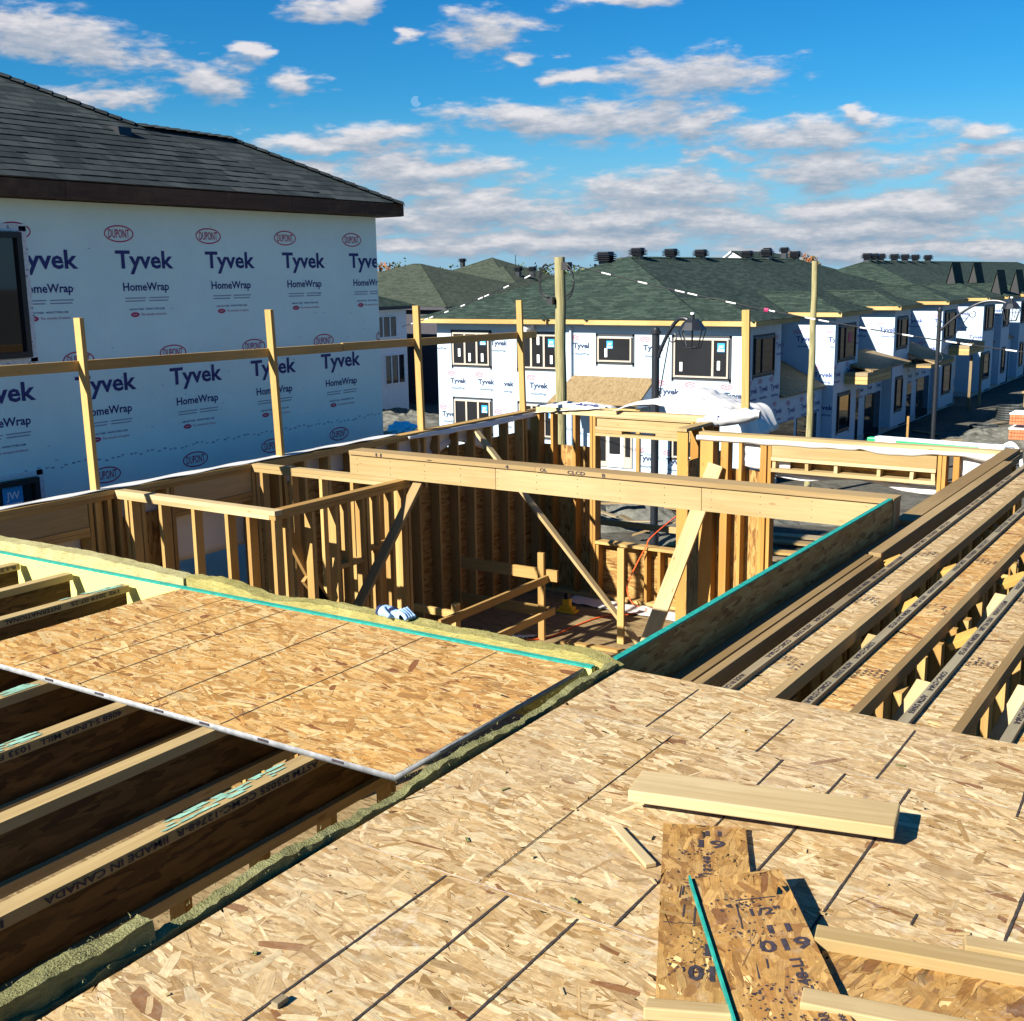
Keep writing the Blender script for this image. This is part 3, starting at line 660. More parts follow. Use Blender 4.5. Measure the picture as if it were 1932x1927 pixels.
ins = MB(); lumpy(ins, -4.735, -2.17, 4.012, 4.095, -0.30, 0.028, 0.018, 0.008, 'rockwool_yellow', top=lambda x, y: 1+0.03*math.sin(x*5)+0.05*mnoise.noise(Vector((x*3, 0, 0)))+0.05*math.exp(-((x+4.5)/0.3)**2)-0.9*max(0, x+2.32), seed=2)
fuzz(ins, lambda r: (r.uniform(-4.7, -2.3), r.uniform(4.0, 4.1), 0.028), 420, 0.014, 5)
tag(ins.build('insulation_batt', smooth=True), 'ridged greenish mineral wool batt along the far edge of the OSB sheet', 'insulation', 'mineral wool insulation batts')
ins = MB(); lumpy(ins, -2.192, -2.158, 0.6, 4.03, -0.26, 0.014, 0.014, 0.011, 'rockwool', top=lambda x, y: 1+0.035*math.sin(y*7)+0.07*mnoise.noise(Vector((y*4, 3, 0))), seed=3, freq=12)
fuzz(ins, lambda r: (r.uniform(-2.22, -2.145), r.uniform(1.2, 4.0), 0.015), 520, 0.014, 6)
tag(ins.build('insulation_batt', smooth=True), 'long ragged mineral wool strip standing in the gap beside the foreground deck', 'insulation', 'mineral wool insulation batts')
ins = MB(); lumpy(ins, -2.225, -2.17, 0.7, 1.66, -0.1, 0.058, 0.016, 0.009, 'rockwool', top=lambda x, y: 1-0.28*max(0, 1.45-y)+0.04*math.sin(y*11), seed=4, freq=12)
fuzz(ins, lambda r: (r.uniform(-2.23, -2.17), r.uniform(1.2, 1.65), 0.056), 160, 0.013, 8)
tag(ins.build('insulation_batt', smooth=True), 'torn chunk of mineral wool sticking up at the lower left corner', 'insulation', 'mineral wool insulation batts')

# right-hand rim board, plates and the bearing wall under them
rr_ = thing('rim_board', (-2.22, 4.0, -0.235), 'tall grey OSB rim board with turquoise top edge running away at the right', 'rim board')
mb = MB(); mb.box(-2.238, -2.208, 4.02, 8.21, -0.233, -0.008, 'osb'); mb.build('board', rr_)
mb = MB(); mb.box(-2.238, -2.208, 4.02, 8.21, -0.0075, 0.002, 'green_paint'); mb.build('painted_edge', rr_)

FL = -2.8
def studwall(name, loc, label, cat='stud wall', group='framed stud walls'): return thing(name, loc, label, cat, group)
def stud(parent, x0, x1, y0, y1, z0, z1, m='spruce', name='stud'):
    mb = MB(); mb.box(x0, x1, y0, y1, z0, z1, m, ax=2, jit=0.004); return mb.build(name, parent)
def part(parent, name, boxes, m='spruce', jit=0.0, bevel=0.0):
    mb = MB()
    for b in boxes: mb.box(*b[:6], b[6] if len(b) > 6 else m, jit=jit)
    return mb.build(name, parent, bevel=bevel)

bw = studwall('bearing_wall', (-2.13, 8, FL), 'stud wall under the right rim board, seen between the flat joists')
part(bw, 'top_plate', [(-2.24, -2.10, 4.0, 12.36, -0.273, -0.236), (-2.24, -2.10, 4.0, 12.36, -0.312, -0.275)], 'spruce_grey')
for i in range(21): stud(bw, -2.238, -2.102, 4.05+i*0.406, 4.088+i*0.406, FL+0.04, -0.313, 'spruce_orange')
part(bw, 'bottom_plate', [(-2.24, -2.10, 4.0, 12.36, FL, FL+0.038)])
part(bw, 'sheathing', [(-2.25, -2.242, 4.0, 12.36, FL, -0.30)], 'osb')

def plank(name, p, q, w, h, label, m='spruce', cat='board', group=None, bevel=0.003, up=(0, 0, 1)):
    mb = MB(); mb.beam(p, q, w, h, m, up); return tag(mb.build(name, None, bevel=bevel), label, cat, group)
plank('lvl_plank', (-2.075, 4.0, -0.235), (-2.075, 7.24, -0.235), 0.048, 0.10, 'short dark laminated plank lying beside the tall rim board', 'spruce_grey', 'beam')
plank('lvl_plank', (-2.02, 4.0, -0.238), (-2.02, 7.22, -0.238), 0.046, 0.10, 'laminated plank doubled up beside the short dark one, in the rim board shadow', 'spruce_grey', 'beam')
part_a = plank('wall_plate', (-2.19, 8.45, -0.215), (-2.19, 12.5, -0.215), 0.135, 0.038, 'weathered wall plate running from the big beam to the front wall corner', 'spruce_grey', 'beam')
plank('lvl_plank', (-2.06, 7.3, -0.25), (-2.06, 11.55, -0.25), 0.08, 0.13, 'brown laminated plank beyond the yellow blocking, beside the wall plate', 'spruce_grey', 'beam')

# ------------------------------------------------------------------ flat-lying I-joists on the right
def flat_joist(x, y0, y1, zt, label, text, seed, far_m='lvl_edge', near_m='flange_grey'):
    t = thing('wood_i_joist', (x+0.12, y0, zt-0.064), label, 'I-joist', 'joists lying flat over the right wall')
    mb = MB(); mb.box(x, x+0.042, y0, y1, zt-0.064, zt, near_m, jit=0.002)
    P = Plane((x+0.021, 0, zt), (0, -1, 0), (0, 0, 1), (1, 0, 0))
    for s_, ya, w in text: put_text(mb, P, s_, -ya, -0.011, w, 'stamp_ink', height=0.023, bold=0.02, c=0.0035)
    mb.build('stamped_flange', t)
    mb = MB(); mb.box(x+0.203, x+0.241, y0+0.01, y1-0.01, zt-0.064, zt, 'spruce_grey', jit=0.002); mb.build('plain_flange', t)
    w = strand_sheet('web', x+0.040, x+0.204, y0, y1, zt-0.024, t, FRESH if seed % 2 else WORN, th=0.012, dens=7.0, seed=seed, matn='osb_strand_fresh', edge='osb_web', sl=(0.06, 0.16), sw=(0.01, 0.026))
    st = MB(); P2 = Plane((x+0.12, 0, zt-0.024), (0, -1, 0), (0, 0, 1), (1, 0, 0)); rr = random.Random(seed)
    y = 5.0+rr.uniform(0, .6)
    while y < 8.5:
        for k in range(5): put_text(st, P2, rr.choice(['11-7/8', 'PK', '1033', '# # #', '2019', '9-1/2', '12 4']), -y-rr.uniform(-.06, .06), -0.06+k*0.026, rr.uniform(0.05, 0.14), 'stamp_ink', height=0.016, bold=0.01, c=0.004)
        y += 1.22
    merge(w, st.build('mill_stamp', t))
    return t
TX = [('MADE IN CANADA', 0.30), ('CCMC-12768-R', 0.30), ('ASTM D5055', 0.24), ('CONC-12768-R', 0.28), ('RESIN 2019 07:25', 0.36), ('1033 PK LBK', 0.26)]
def run_text(y, yend, k):
    out = []
    while y < yend:
        s_, w = TX[k % len(TX)]; out.append((s_, y+w, w)); y += w+0.06+(0.22 if k % 3 == 0 else 0); k += 1
    return out
for i, (x, y1, zt, lab, nm) in enumerate(((-1.885, 12.2, -0.168, 'flat I-joist with a brown stamped flange, nearest the tall rim board', 'old_board'), (-1.53, 12.35, -0.166, 'flat I-joist with grey stamped flange, second from the tall rim board', 'flange_grey'), (-1.135, 12.3, -0.164, 'flat I-joist with weathered flange dated 2019, third from the rim board', 'flange_grey'), (-0.755, 12.4, -0.166, 'flat I-joist at the right edge just past the deck corner', 'flange_grey'), (-0.37, 12.3, -0.166, 'last flat I-joist, mostly outside the right edge', 'flange_grey'))):
    flat_joist(x, 4.06, y1, zt, lab, run_text(4.35+0.1*i, 10.5, i), 200+i, near_m=nm)
def block(p, q, label, w=0.10): return plank('wood_blocking', p, q, w, 0.038, label, 'blocking_yellow', 'block', 'yellow blocking pieces between the flat joists')
block((-1.985, 7.27, -0.25), (-1.89, 7.30, -0.20), 'yellow block in the gap right of the short laminated plank')
block((-1.64, 6.30, -0.27), (-1.535, 6.36, -0.20), 'yellow block tilted in the gap after the first flat joist, nearer piece')
block((-1.64, 7.20, -0.25), (-1.535, 7.22, -0.20), 'yellow block in the gap after the first flat joist, farther piece')
block((-1.28, 7.15, -0.26), (-1.14, 7.22, -0.20), 'yellow block in the gap after the second flat joist, farther piece')
block((-1.28, 5.90, -0.28), (-1.14, 5.96, -0.21), 'yellow block in the gap after the second flat joist, nearer piece')
for i, (p, q) in enumerate((((-1.255, 4.75, -0.42), (-1.17, 5.05, -0.20)), ((-1.25, 6.45, -0.42), (-1.17, 6.7, -0.20)), ((-0.86, 4.9, -0.42), (-0.78, 5.2, -0.20)), ((-0.86, 5.9, -0.42), (-0.78, 6.2, -0.20)), ((-1.63, 5.35, -0.42), (-1.55, 5.6, -0.20)))):
    plank('wood_offcut', p, q, 0.09, 0.03, ['pale offcut leaning in the gap after the second flat joist, near end', 'pale offcut leaning in the gap after the second flat joist, far end', 'pale offcut leaning in the gap after the third flat joist, near end', 'pale offcut leaning in the gap after the third flat joist, far end', 'pale offcut leaning in the gap after the first flat joist'][i], 'spruce_pale', 'board', 'offcuts leaning between the flat joists')

# ------------------------------------------------------------------ big beam
bm_ = thing('floor_beam', (-4.7, 8.3, -0.235), 'long pale laminated beam spanning the open room, plate on top', 'beam')
part(bm_, 'top_plate', [(-7.28, -5.20, 8.205, 8.395, -0.040, -0.002), (-5.196, -2.2, 8.203, 8.395, -0.040, -0.001)], 'spruce_grey')
ply = part(bm_, 'laminated_ply', [(-7.29, -5.623, 8.225, 8.27, -0.234, -0.041), (-5.617, -3.682, 8.224, 8.27, -0.235, -0.041), (-3.676, -2.2, 8.222, 8.27, -0.234, -0.041), (-7.29, -2.2, 8.272, 8.38, -0.235, -0.041, 'lvl_edge')], 'lvl')
st = MB(); P = Plane((0, 8.203, 0), (1, 0, 0), (0, -1, 0))
for x, s_ in ((-6.93, "''"), (-6.27, '-'), (-5.42, '4'), (-4.9, 'OL'), (-4.70, 'CLCD'), (-4.5, '7')): pass
for x, s_, w in ((-6.95, 'I I', 0.07), (-6.35, '-', 0.05), (-5.50, '4', 0.03), (-5.15, 'OL', 0.07), (-4.88, 'CLCD', 0.17), (-4.55, 'B', 0.03)): put_text(st, P, s_, x, -0.034, w, 'stamp_ink', height=0.03, bold=0.03)
P2 = Plane((0, 8.224, 0), (1, 0, 0), (0, -1, 0))
for x in [-7.2+0.4*i for i in range(13)]:
    for z in (-0.08, -0.14, -0.2): P2.box(st, x, x+0.006, z, z+0.006, 0.001, 0.003, 'stamp_ink')
merge(ply, st.build('mill_stamp', bm_))

# ------------------------------------------------------------------ left exterior wall
pw = studwall('exterior_stud_wall', (-8.68, 9, FL), 'long shaded exterior stud wall on the left of the open room', 'stud wall')
X0, X1 = -8.75, -8.61
part(pw, 'top_plate', [(X0, X1, 2.0, 8.2, -0.273, -0.235), (X0, X1, 8.203, 13.74, -0.273, -0.236), (X0, X1, 2.0, 13.60, -0.312, -0.274)], 'spruce', 0.002)
part(pw, 'bottom_plate', [(X0, X1, 2.0, 13.74, FL, FL+0.038)])
ys = [13.70, 13.30, 12.91, 12.52, 12.13, 11.77, 11.37, 10.97, 10.57, 10.17, 9.78, 9.38, 9.0, 8.62, 8.30, 8.25, 7.20, 7.15, 6.86, 6.60, 6.50, 6.36, 6.30, 4.75, 4.3, 3.9]
for y in ys: stud(pw, X0+0.001, X1-0.001, y-0.019, y+0.019, FL+0.04, -0.313)
for i, (a, b) in enumerate(((4.77, 6.27), (7.22, 8.22))):
    part(pw, 'header', [(X0+0.02, X1-0.01, a, b, -0.52, -0.314)], 'lvl')
    part(pw, 'lintel_plate', [(X0, X1, a, b, -0.562, -0.522), (X0, X1, a, b, -0.605, -0.565)], 'spruce')
    part(pw, 'sill_plate', [(X0, X1, a, b, -1.95, -1.91)], 'spruce')
    for k in range(3): stud(pw, X0+0.001, X1-0.001, a+0.3+k*0.35, a+0.338+k*0.35, FL+0.04, -1.952, name='cripple_stud')
sh = [(2.0, 4.77, FL, -0.53), (6.27, 7.22, FL, -0.53), (8.22, 13.74, FL, -0.53), (4.77, 6.27, FL, -1.93), (7.22, 8.22, FL, -1.93)]
part(pw, 'sheathing', [(X0-0.013, X0-0.002, a, b, c, d) for a, b, c, d in sh], 'osb')
def drape(name, fn, nu, nv, m, parent=None, solid=0.004):
    mb = MB(); mb.grid(fn, nu, nv, m); return mb.build(name, parent, smooth=True, solid=solid)
def wrap_cap(u, v):   # over the plate and down the outside
    y = 3.0+u*7.6; n = mnoise.noise(Vector((y*2.3, v*6, 0))); e = 0.02*mnoise.noise(Vector((y*1.7, 1, 0)))
    if v < 0.35: return (-8.622+e*(1-v/0.35)-0.15*v/0.35, y, -0.221+0.006*n+0.004*math.sin(y*9+v*14))
    return (-8.775+0.012*n-0.015*(v > 0.8), y, -0.228-(v-0.35)/0.65*0.86+0.03*n*v)
w_ = drape('house_wrap', wrap_cap, 200, 20, 'wrap_loose'); tag(w_, 'long strip of white house wrap folded over the left wall plate', 'house wrap', 'loose sheets of white house wrap')
def wrap_cap2(u, v):
    y = 10.75+u*2.9; n = mnoise.noise(Vector((y*3, v*3, 7)))
    return (-8.603+0.02*v+0.015*n*v, y, -0.262-0.07*v*(0.5+0.5*math.sin(u*2.6))-0.01*n)
w_ = drape('house_wrap', wrap_cap2, 60, 8, 'wrap_loose'); tag(w_, 'narrow strip of house wrap sagging inside the far end of the left wall plate', 'house wrap', 'loose sheets of white house wrap')
def wrap_in(u, v):
    y = 10.6+u*1.9; n = mnoise.noise(Vector((y*3, v*3, 9)))
    return (-8.72+0.03*n, y, -0.30-0.36*v*(0.8+0.3*math.sin(u*7))+0.03*n)
w_ = drape('house_wrap', wrap_in, 40, 10, 'wrap_loose'); tag(w_, 'grey shaded house wrap hanging in the stud bays behind the big beam', 'house wrap', 'loose sheets of white house wrap')

# closet walls
cf = studwall('closet_wall', (-7.6, 6.6, FL), 'closet front wall of sunlit studs left of the diagonal brace')
part(cf, 'top_plate', [(-8.605, -6.63, 6.555, 6.645, -0.273, -0.235), (-8.605, -6.70, 6.556, 6.644, -0.312, -0.275)], 'spruce_pale', 0.002)
for x in (-8.48, -8.42, -8.03, -7.62, -7.21, -6.96, -6.68): stud(cf, x, x+0.038, 6.556, 6.644, FL+0.04, -0.313)
part(cf, 'bottom_plate', [(-8.605, -6.63, 6.555, 6.645, FL, FL+0.038)])
cs = studwall('closet_wall', (-6.67, 7.4, FL), 'closet side wall with many close studs behind the diagonal brace')
part(cs, 'top_plate', [(-6.72, -6.63, 6.648, 8.3, -0.273, -0.236), (-6.72, -6.63, 6.560, 8.3, -0.313, -0.275)], 'spruce', 0.002)
for y in (6.70, 6.98, 7.27, 7.42, 7.62, 7.68, 7.82, 8.02, 8.20, 8.26): stud(cs, -6.719, -6.631, y, y+0.038, FL+0.04, -0.314)
part(cs, 'blocking', [(-6.718, -6.632, 7.31, 7.62, -0.88, -0.842), (-6.718, -6.632, 7.72, 8.02, -0.80, -0.762)])
mbx = MB(); mbx.beam((-6.76, 7.0, -0.9), (-6.76, 8.1, -2.3), 0.038, 0.09, 'spruce'); mbx.beam((-6.76, 6.75, -0.35), (-6.76, 7.3, -1.3), 0.038, 0.09, 'spruce'); mbx.build('diagonal_strut', cs)
cr = studwall('closet_wall', (-7.6, 8.26, FL), 'closet rear wall whose plate carries the left end of the big beam')
part(cr, 'top_plate', [(-8.605, -6.725, 8.225, 8.315, -0.274, -0.2365), (-8.605, -6.725, 8.226, 8.314, -0.313, -0.276)], 'spruce_pale', 0.001)
for x in (-8.5, -8.1, -7.7, -7.3, -6.98, -6.77): stud(cr, x, x+0.038, 8.226, 8.314, FL+0.04, -0.314)

# ------------------------------------------------------------------ front walls
fw_ = studwall('front_stud_wall', (-7.3, 13.67, FL), 'front stud wall with a tall window opening, left of the jog')
Y0, Y1 = 13.60, 13.74
part(fw_, 'top_plate', [(-8.60, -6.02, Y0, Y1, -0.232, -0.194), (-8.60, -6.02, Y0, Y1, -0.272, -0.234)], 'spruce_pale', 0.001)
for x in (-8.58, -8.36, -8.0, -7.74, -7.69, -6.25, -6.20, -6.08): stud(fw_, x, x+0.038, Y0+0.001, Y1-0.001, FL+0.04, -0.273, 'spruce_orange')
part(fw_, 'header', [(-7.65, -6.255, Y0+0.03, Y1-0.02, -0.412, -0.29)], 'spruce_pale')
part(fw_, 'lintel_plate', [(-7.65, -6.255, Y0, Y1, -0.453, -0.414), (-7.65, -7.25, Y0, Y1, -0.494, -0.456), (-6.75, -6.255, Y0, Y1, -0.494, -0.456), (-7.65, -6.255, Y0-0.01, Y1, -0.535, -0.497), (-7.65, -6.255, Y0+0.005, Y1, -0.289, -0.274)], 'spruce_pale')
part(fw_, 'sill_plate', [(-7.65, -6.255, Y0-0.02, Y1, -2.03, -1.992)], 'spruce')
for x in (-7.64, -7.3, -6.9, -6.7, -6.42): stud(fw_, x, x+0.038, Y0+0.001, Y1-0.001, FL+0.04, -2.032, 'spruce_orange', 'cripple_stud')
part(fw_, 'bottom_plate', [(-8.6, -6.02, Y0-0.001, Y1, FL, FL+0.038)], 'spruce')
part(fw_, 'sheathing', [(-8.6, -7.65, Y1+0.002, Y1+0.013, FL, -0.72), (-7.65, -6.255, Y1+0.002, Y1+0.013, FL, -2.02), (-6.255, -6.0, Y1+0.002, Y1+0.013, FL, -0.60)], 'osb')
jw = studwall('return_wall', (-5.95, 13.1, FL), 'short return wall joining the two front stud walls at the jog')
part(jw, 'top_plate', [(-6.01, -5.87, 12.66, 13.74, -0.270, -0.232)], 'spruce_pale')
for y in (12.68, 13.05, 13.4, 13.58): stud(jw, -6.0, -5.86, y, y+0.038, FL+0.04, -0.272, 'spruce_orange')
part(jw, 'sheathing', [(-5.855, -5.844, 12.66, 13.74, FL, -0.62)], 'osb')
fr_ = studwall('front_stud_wall', (-4, 12.57, FL), 'front stud wall with a wide window header and cripples, right of the jog')
Y0, Y1 = 12.50, 12.64
part(fr_, 'top_plate', [(-5.64, -2.12, Y0, Y1, -0.272, -0.234), (-5.64, -2.12, Y0, Y1, -0.310, -0.274)], 'spruce_pale', 0.001)
for x, w in ((-5.62, 0.16), (-5.36, 0.09), (-5.14, 0.038), (-4.88, 0.038), (-4.84, 0.038), (-4.78, 0.038), (-2.92, 0.038), (-2.87, 0.038), (-2.76, 0.06), (-2.4, 0.038)): stud(fr_, x, x+w, Y0+0.001, Y1-0.001, FL+0.04, -0.311, 'spruce_orange')
part(fr_, 'header', [(-4.74, -2.93, Y0-0.005, Y1-0.04, -0.465, -0.33)], 'lvl')
part(fr_, 'lintel_plate', [(-4.74, -2.93, Y0-0.02, Y1, -0.505, -0.467), (-4.74, -2.93, Y0-0.02, Y1, -0.635, -0.597)], 'spruce_pale')
for x in (-4.73, -4.35, -4.02, -3.55, -3.2, -2.98): stud(fr_, x, x+0.038, Y0, Y1-0.02, -0.596, -0.506, 'spruce_pale', 'cripple_stud')
part(fr_, 'sill_plate', [(-4.74, -2.93, Y0, Y1, -2.03, -1.992)], 'spruce')
part(fr_, 'bottom_plate', [(-5.64, -2.12, Y0-0.001, Y1, FL, FL+0.038)], 'spruce')
part(fr_, 'sheathing', [(-5.64, -4.76, Y1+0.002, Y1+0.013, FL, -0.66), (-4.76, -2.93, Y1+0.002, Y1+0.013, FL, -2.02), (-2.93, -2.1, Y1+0.002, Y1+0.013, FL, -0.62), (-4.76, -2.93, Y1+0.002, Y1+0.013, -0.598, -0.50)], 'osb')
for lab, fn, nu, nv in (
    ('white house wrap flap pinned over the right front wall plate above the header', lambda u, v: (-5.66+3.45*u, 12.49+0.02*v-0.03*math.sin(v*3)*1, -0.272-v*(0.065+0.028*math.sin(u*21)*(u > 0.55)+0.02*mnoise.noise(Vector((u*14, 0, 2))))), 90, 5),
    ('white house wrap hanging between the studs left of the wide header', lambda u, v: (-5.16+0.62*u, 12.57+0.02*mnoise.noise(Vector((u*6, v*5, 2))), -0.32-v*(0.26+0.06*u)-0.03*math.sin(u*5)), 16, 10),
    ('white house wrap strip sagging in the wide window opening below the cripples', lambda u, v: (-4.73+1.8*u, 12.60+0.03*mnoise.noise(Vector((u*8, v*4, 3))), -0.64-v*(0.06+0.03*math.sin(u*9))-0.09*max(0, u-0.55)), 40, 5),
    ('small house wrap scrap at the right end of the front wall', lambda u, v: (-2.76+0.45*u, 12.58+0.02*mnoise.noise(Vector((u*6, v*5, 4))), -0.31-v*0.30), 12, 8)):
    tag(drape('house_wrap', fn, nu, nv, 'wrap_loose'), lab, 'house wrap', 'loose sheets of white house wrap')
def billow(u, v):
    x = -7.35+1.80*u; n = mnoise.noise(Vector((u*5, v*5, 5))); n2 = mnoise.noise(Vector((u*17, v*17, 1)))
    h = 0.25*math.sin(PI*min(1, u*1.02))**0.9*(0.25+0.75*math.sin(PI*(0.1+0.85*v)))
    return (x+0.05*n, 13.52+1.25*v+0.12*u+0.05*n2, -0.185+h+0.045*n*(0.3+u)+0.022*n2*(u > 0.45)+0.03*math.sin(9*u+5*v)-0.30*max(0, (u-0.86)/0.14)**2)
tag(drape('house_wrap', billow, 60, 40, 'wrap_loose'), 'big billowing sheet of white house wrap lying over the front wall', 'house wrap', 'loose sheets of white house wrap')
def flapL(u, v):
    n = mnoise.noise(Vector((u*6, v*4, 8)))
    return (-8.62+1.05*u, 13.56+0.5*v+0.03*n, -0.165-0.03*v+0.05*math.sin(u*PI)*v+0.03*n-(0.10*(1-u)*(v < 0.2)))
fl_ = MB(); fl_.grid(flapL, 30, 12, 'wrap_loose')
put_text(fl_, Plane((-8.05, 13.78, -0.175), (1, 0, 0), (0, -0.3, 0.95), (0, 0.95, 0.3)), 'durap', 0, -0.06, 0.36, 'print_navy', bold=0.03, c=0.03)
tag(fl_.build('house_wrap', None, smooth=False, solid=0.003), 'small white wrap flap with navy print over the far left corner', 'house wrap', 'loose sheets of white house wrap')
bag = MB()
def bagf(u, v):
    a = 2*PI*v; n = mnoise.noise(Vector((u*6, math.cos(a)*2, math.sin(a)*2)))
    r = (0.09+0.03*n)*(0.35+0.65*math.sin(PI*min(0.97, max(0.03, u)))**0.5)
    return (-6.05+0.66*u, 13.38+0.40*u+r*math.cos(a), -0.245+0.09*u+r*math.sin(a)+0.03*n)
bag.grid(bagf, 34, 20, 'wrap_loose')
def nb(u, v, w): return Vector(bagf(u, v))+Vector((-0.3, -0.75, 0.55))*0.006
for i in range(26):
    rr = random.Random(i); u0, v0 = 0.06+rr.random()*0.30, 0.40+rr.random()*0.28; du, dv = rr.uniform(0.015, 0.05), rr.uniform(0.02, 0.06)
    bag.face([nb(u0, v0, 0), nb(u0+du, v0+0.01, 0), nb(u0+du*0.9, v0+dv, 0), nb(u0, v0+dv, 0)], 'print_navy')
tag(bag.build('rolled_wrap', smooth=True), 'rolled end of house wrap with navy print hanging off the front wall corner', 'house wrap')

# ------------------------------------------------------------------ lower floor and what stands on it
lf = MB(); lf.box(-8.6, 2.0, 3.0, 13.6, FL-0.03, FL-0.001, 'osb_grey'); lower = lf.build('lower_floor'); tag(lower, kind='structure')
lf2 = MB(); lf2.box(-8.6, -2.3, -1.0, 2.99, FL-0.03, FL-0.001, 'osb_grey'); tag(lf2.build('lower_floor'), kind='structure')
fnd = MB(); fnd.box(-8.76, 2.0, -1.0, 13.78, GZ, FL-0.032, 'concrete'); tag(fnd.build('foundation_wall'), 'grey concrete foundation carrying the framed walls', 'foundation')
part_w = studwall('party_wall', (-2.35, 2, FL), 'shaded stud wall under the insulation gap, seen between the left joists')
part(part_w, 'top_plate', [(-2.46, -2.32, 0.0, 3.95, -0.31, -0.272), (-2.46, -2.32, 0.0, 3.95, -0.35, -0.312)], 'spruce_orange')
for i in range(10): stud(part_w, -2.458, -2.322, 0.1+i*0.406, 0.138+i*0.406, FL+0.04, -0.351, 'spruce_orange')
p2 = studwall('partition_wall', (-3.3, 2, FL), 'lower partition whose stud tops show between the left joists')
part(p2, 'top_plate', [(-3.34, -3.25, 0.0, 3.9, -0.62, -0.582)], 'spruce_orange')
for i in range(10): stud(p2, -3.339, -3.251, 0.2+i*0.406, 0.238+i*0.406, FL+0.04, -0.621, 'spruce_orange')

for x, lab in ((-1.92, 'row of studs under the first flat joist, glimpsed in the gap'), (-1.46, 'row of studs glimpsed in the gap after the second flat joist'), (-1.05, 'row of studs glimpsed in the gap after the third flat joist'), (-0.68, 'row of studs glimpsed in the gap near the right edge')):
    q_ = studwall('partition_wall', (x, 6, FL), lab, 'stud wall', 'stud rows below the flat joists')
    for i in range(19): stud(q_, x-0.02+rng.uniform(-.012, .012), x+0.022, 4.3+i*0.36+rng.uniform(-.08, .08), 4.38+i*0.36, FL, -0.46+rng.uniform(-.12, .04), 'spruce')
gr = thing('stair_guard', (-7.3, 11.6, FL), 'temporary lumber guard rail around the stair opening on the lower floor', 'guard rail')
part(gr, 'post', [(-7.32, -7.235, 11.58, 11.62, FL, -1.70)], 'spruce', 0.0, 0.002)
part(gr, 'post', [(-7.36, -7.30, 9.86, 9.95, FL, -1.93)], 'spruce', 0.0, 0.002)
part(gr, 'rail', [(-7.30+0.07, -7.262+0.07, 9.45, 11.78, -2.07, -1.98)], 'spruce')
part(gr, 'rail', [(-7.30+0.07, -7.262+0.07, 10.0, 11.78, -2.51, -2.42)], 'spruce')
part(gr, 'rail', [(-8.5, -7.07, 11.622, 11.66, -2.05, -1.91)], 'spruce')
part(gr, 'rail', [(-8.5, -7.2, 11.622, 11.66, -2.51, -2.38)], 'spruce')
part(gr, 'rail', [(-8.2, -7.365, 9.9, 9.938, -2.10, -2.02)], 'spruce')

BR = 'diagonal braces holding the walls plumb'
plank('wall_brace', (-6.52, 8.28, -0.27), (-6.52, 6.3, -2.35), 0.038, 0.10, 'shaded diagonal brace leaning against the closet side wall', 'spruce_grey', 'brace', BR, up=(1, 0, 0))
plank('wall_brace', (-8.55, 12.10, -0.36), (-6.14, 11.99, FL+0.02), 0.038, 0.095, 'long sunlit diagonal brace crossing the middle of the open room', 'spruce_pale', 'brace', BR, up=(0, 1, 0))
plank('wall_brace', (-5.40, 12.46, -0.60), (-5.95, 11.75, FL+0.02), 0.19, 0.038, 'wide pale plank leaning on the right front wall', 'spruce_pale', 'brace', BR, up=(0, -1, 0.2))
plank('stub_post', (-6.37, 11.95, FL), (-6.37, 11.95, -1.61), 0.09, 0.038, 'upright post standing at the foot of the long sunlit brace', 'spruce', 'post', up=(0, 1, 0))
plank('floor_plate', (-7.0, 11.6, FL+0.02), (-5.2, 11.7, FL+0.02), 0.09, 0.038, 'loose board on the lower floor by the long brace foot', 'spruce', 'board')
# cord, tool, wrap on floor
cd = MB()
cp = [(-7.9, 10.9, FL+.012), (-7.28, 11.63, FL+.012), (-7.2, 12.25, FL+.012), (-7.1, 12.8, FL+.012), (-6.82, 13.1, FL+.012), (-6.74, 13.36, FL+.02), (-6.98, 13.42, FL+.06), (-7.08, 13.46, -2.53), (-6.96, 13.52, -2.2), (-6.84, 13.55, -1.96), (-6.80, 13.6, -1.85), (-6.80, 14.4, -1.70), (-6.78, 14.94, -1.66), (-6.74, 14.99, -1.72), (-6.70, 14.9, -1.95), (-6.60, 14.2, -2.3)]
def smooth_path(p, n=6):
    p = [Vector(q) for q in p]; out = []
    for i in range(len(p)-1):
        a, b, c, d = p[max(i-1, 0)], p[i], p[i+1], p[min(i+2, len(p)-1)]
        for k in range(n):
            t = k/n; out.append(0.5*((2*b)+(c-a)*t+(2*a-5*b+4*c-d)*t*t+(3*b-a-3*c+d)*t**3))
    return out+[p[-1]]
cd.tube(smooth_path(cp), 0.009, 'cord_orange', 6); tag(cd.build('extension_cord', smooth=True), 'orange extension cord hanging over the window sill onto the lower floor', 'cord')
tl = thing('power_tool', (-7.62, 12.78, FL), 'yellow and black power tool standing on the dark lower floor', 'tool')
part(tl, 'base', [(-7.76, -7.48, 12.72, 12.86, FL, FL+0.035), (-7.72, -7.52, 12.74, 12.84, FL+0.035, FL+0.08)], 'tool_yellow', 0, 0.008)
part(tl, 'motor', [(-7.68, -7.57, 12.75, 12.83, FL+0.08, FL+0.18)], 'tool_yellow', 0, 0.012)
part(tl, 'handle', [(-7.66, -7.6, 12.76, 12.82, FL+0.18, FL+0.26)], 'cable_black', 0, 0.01)
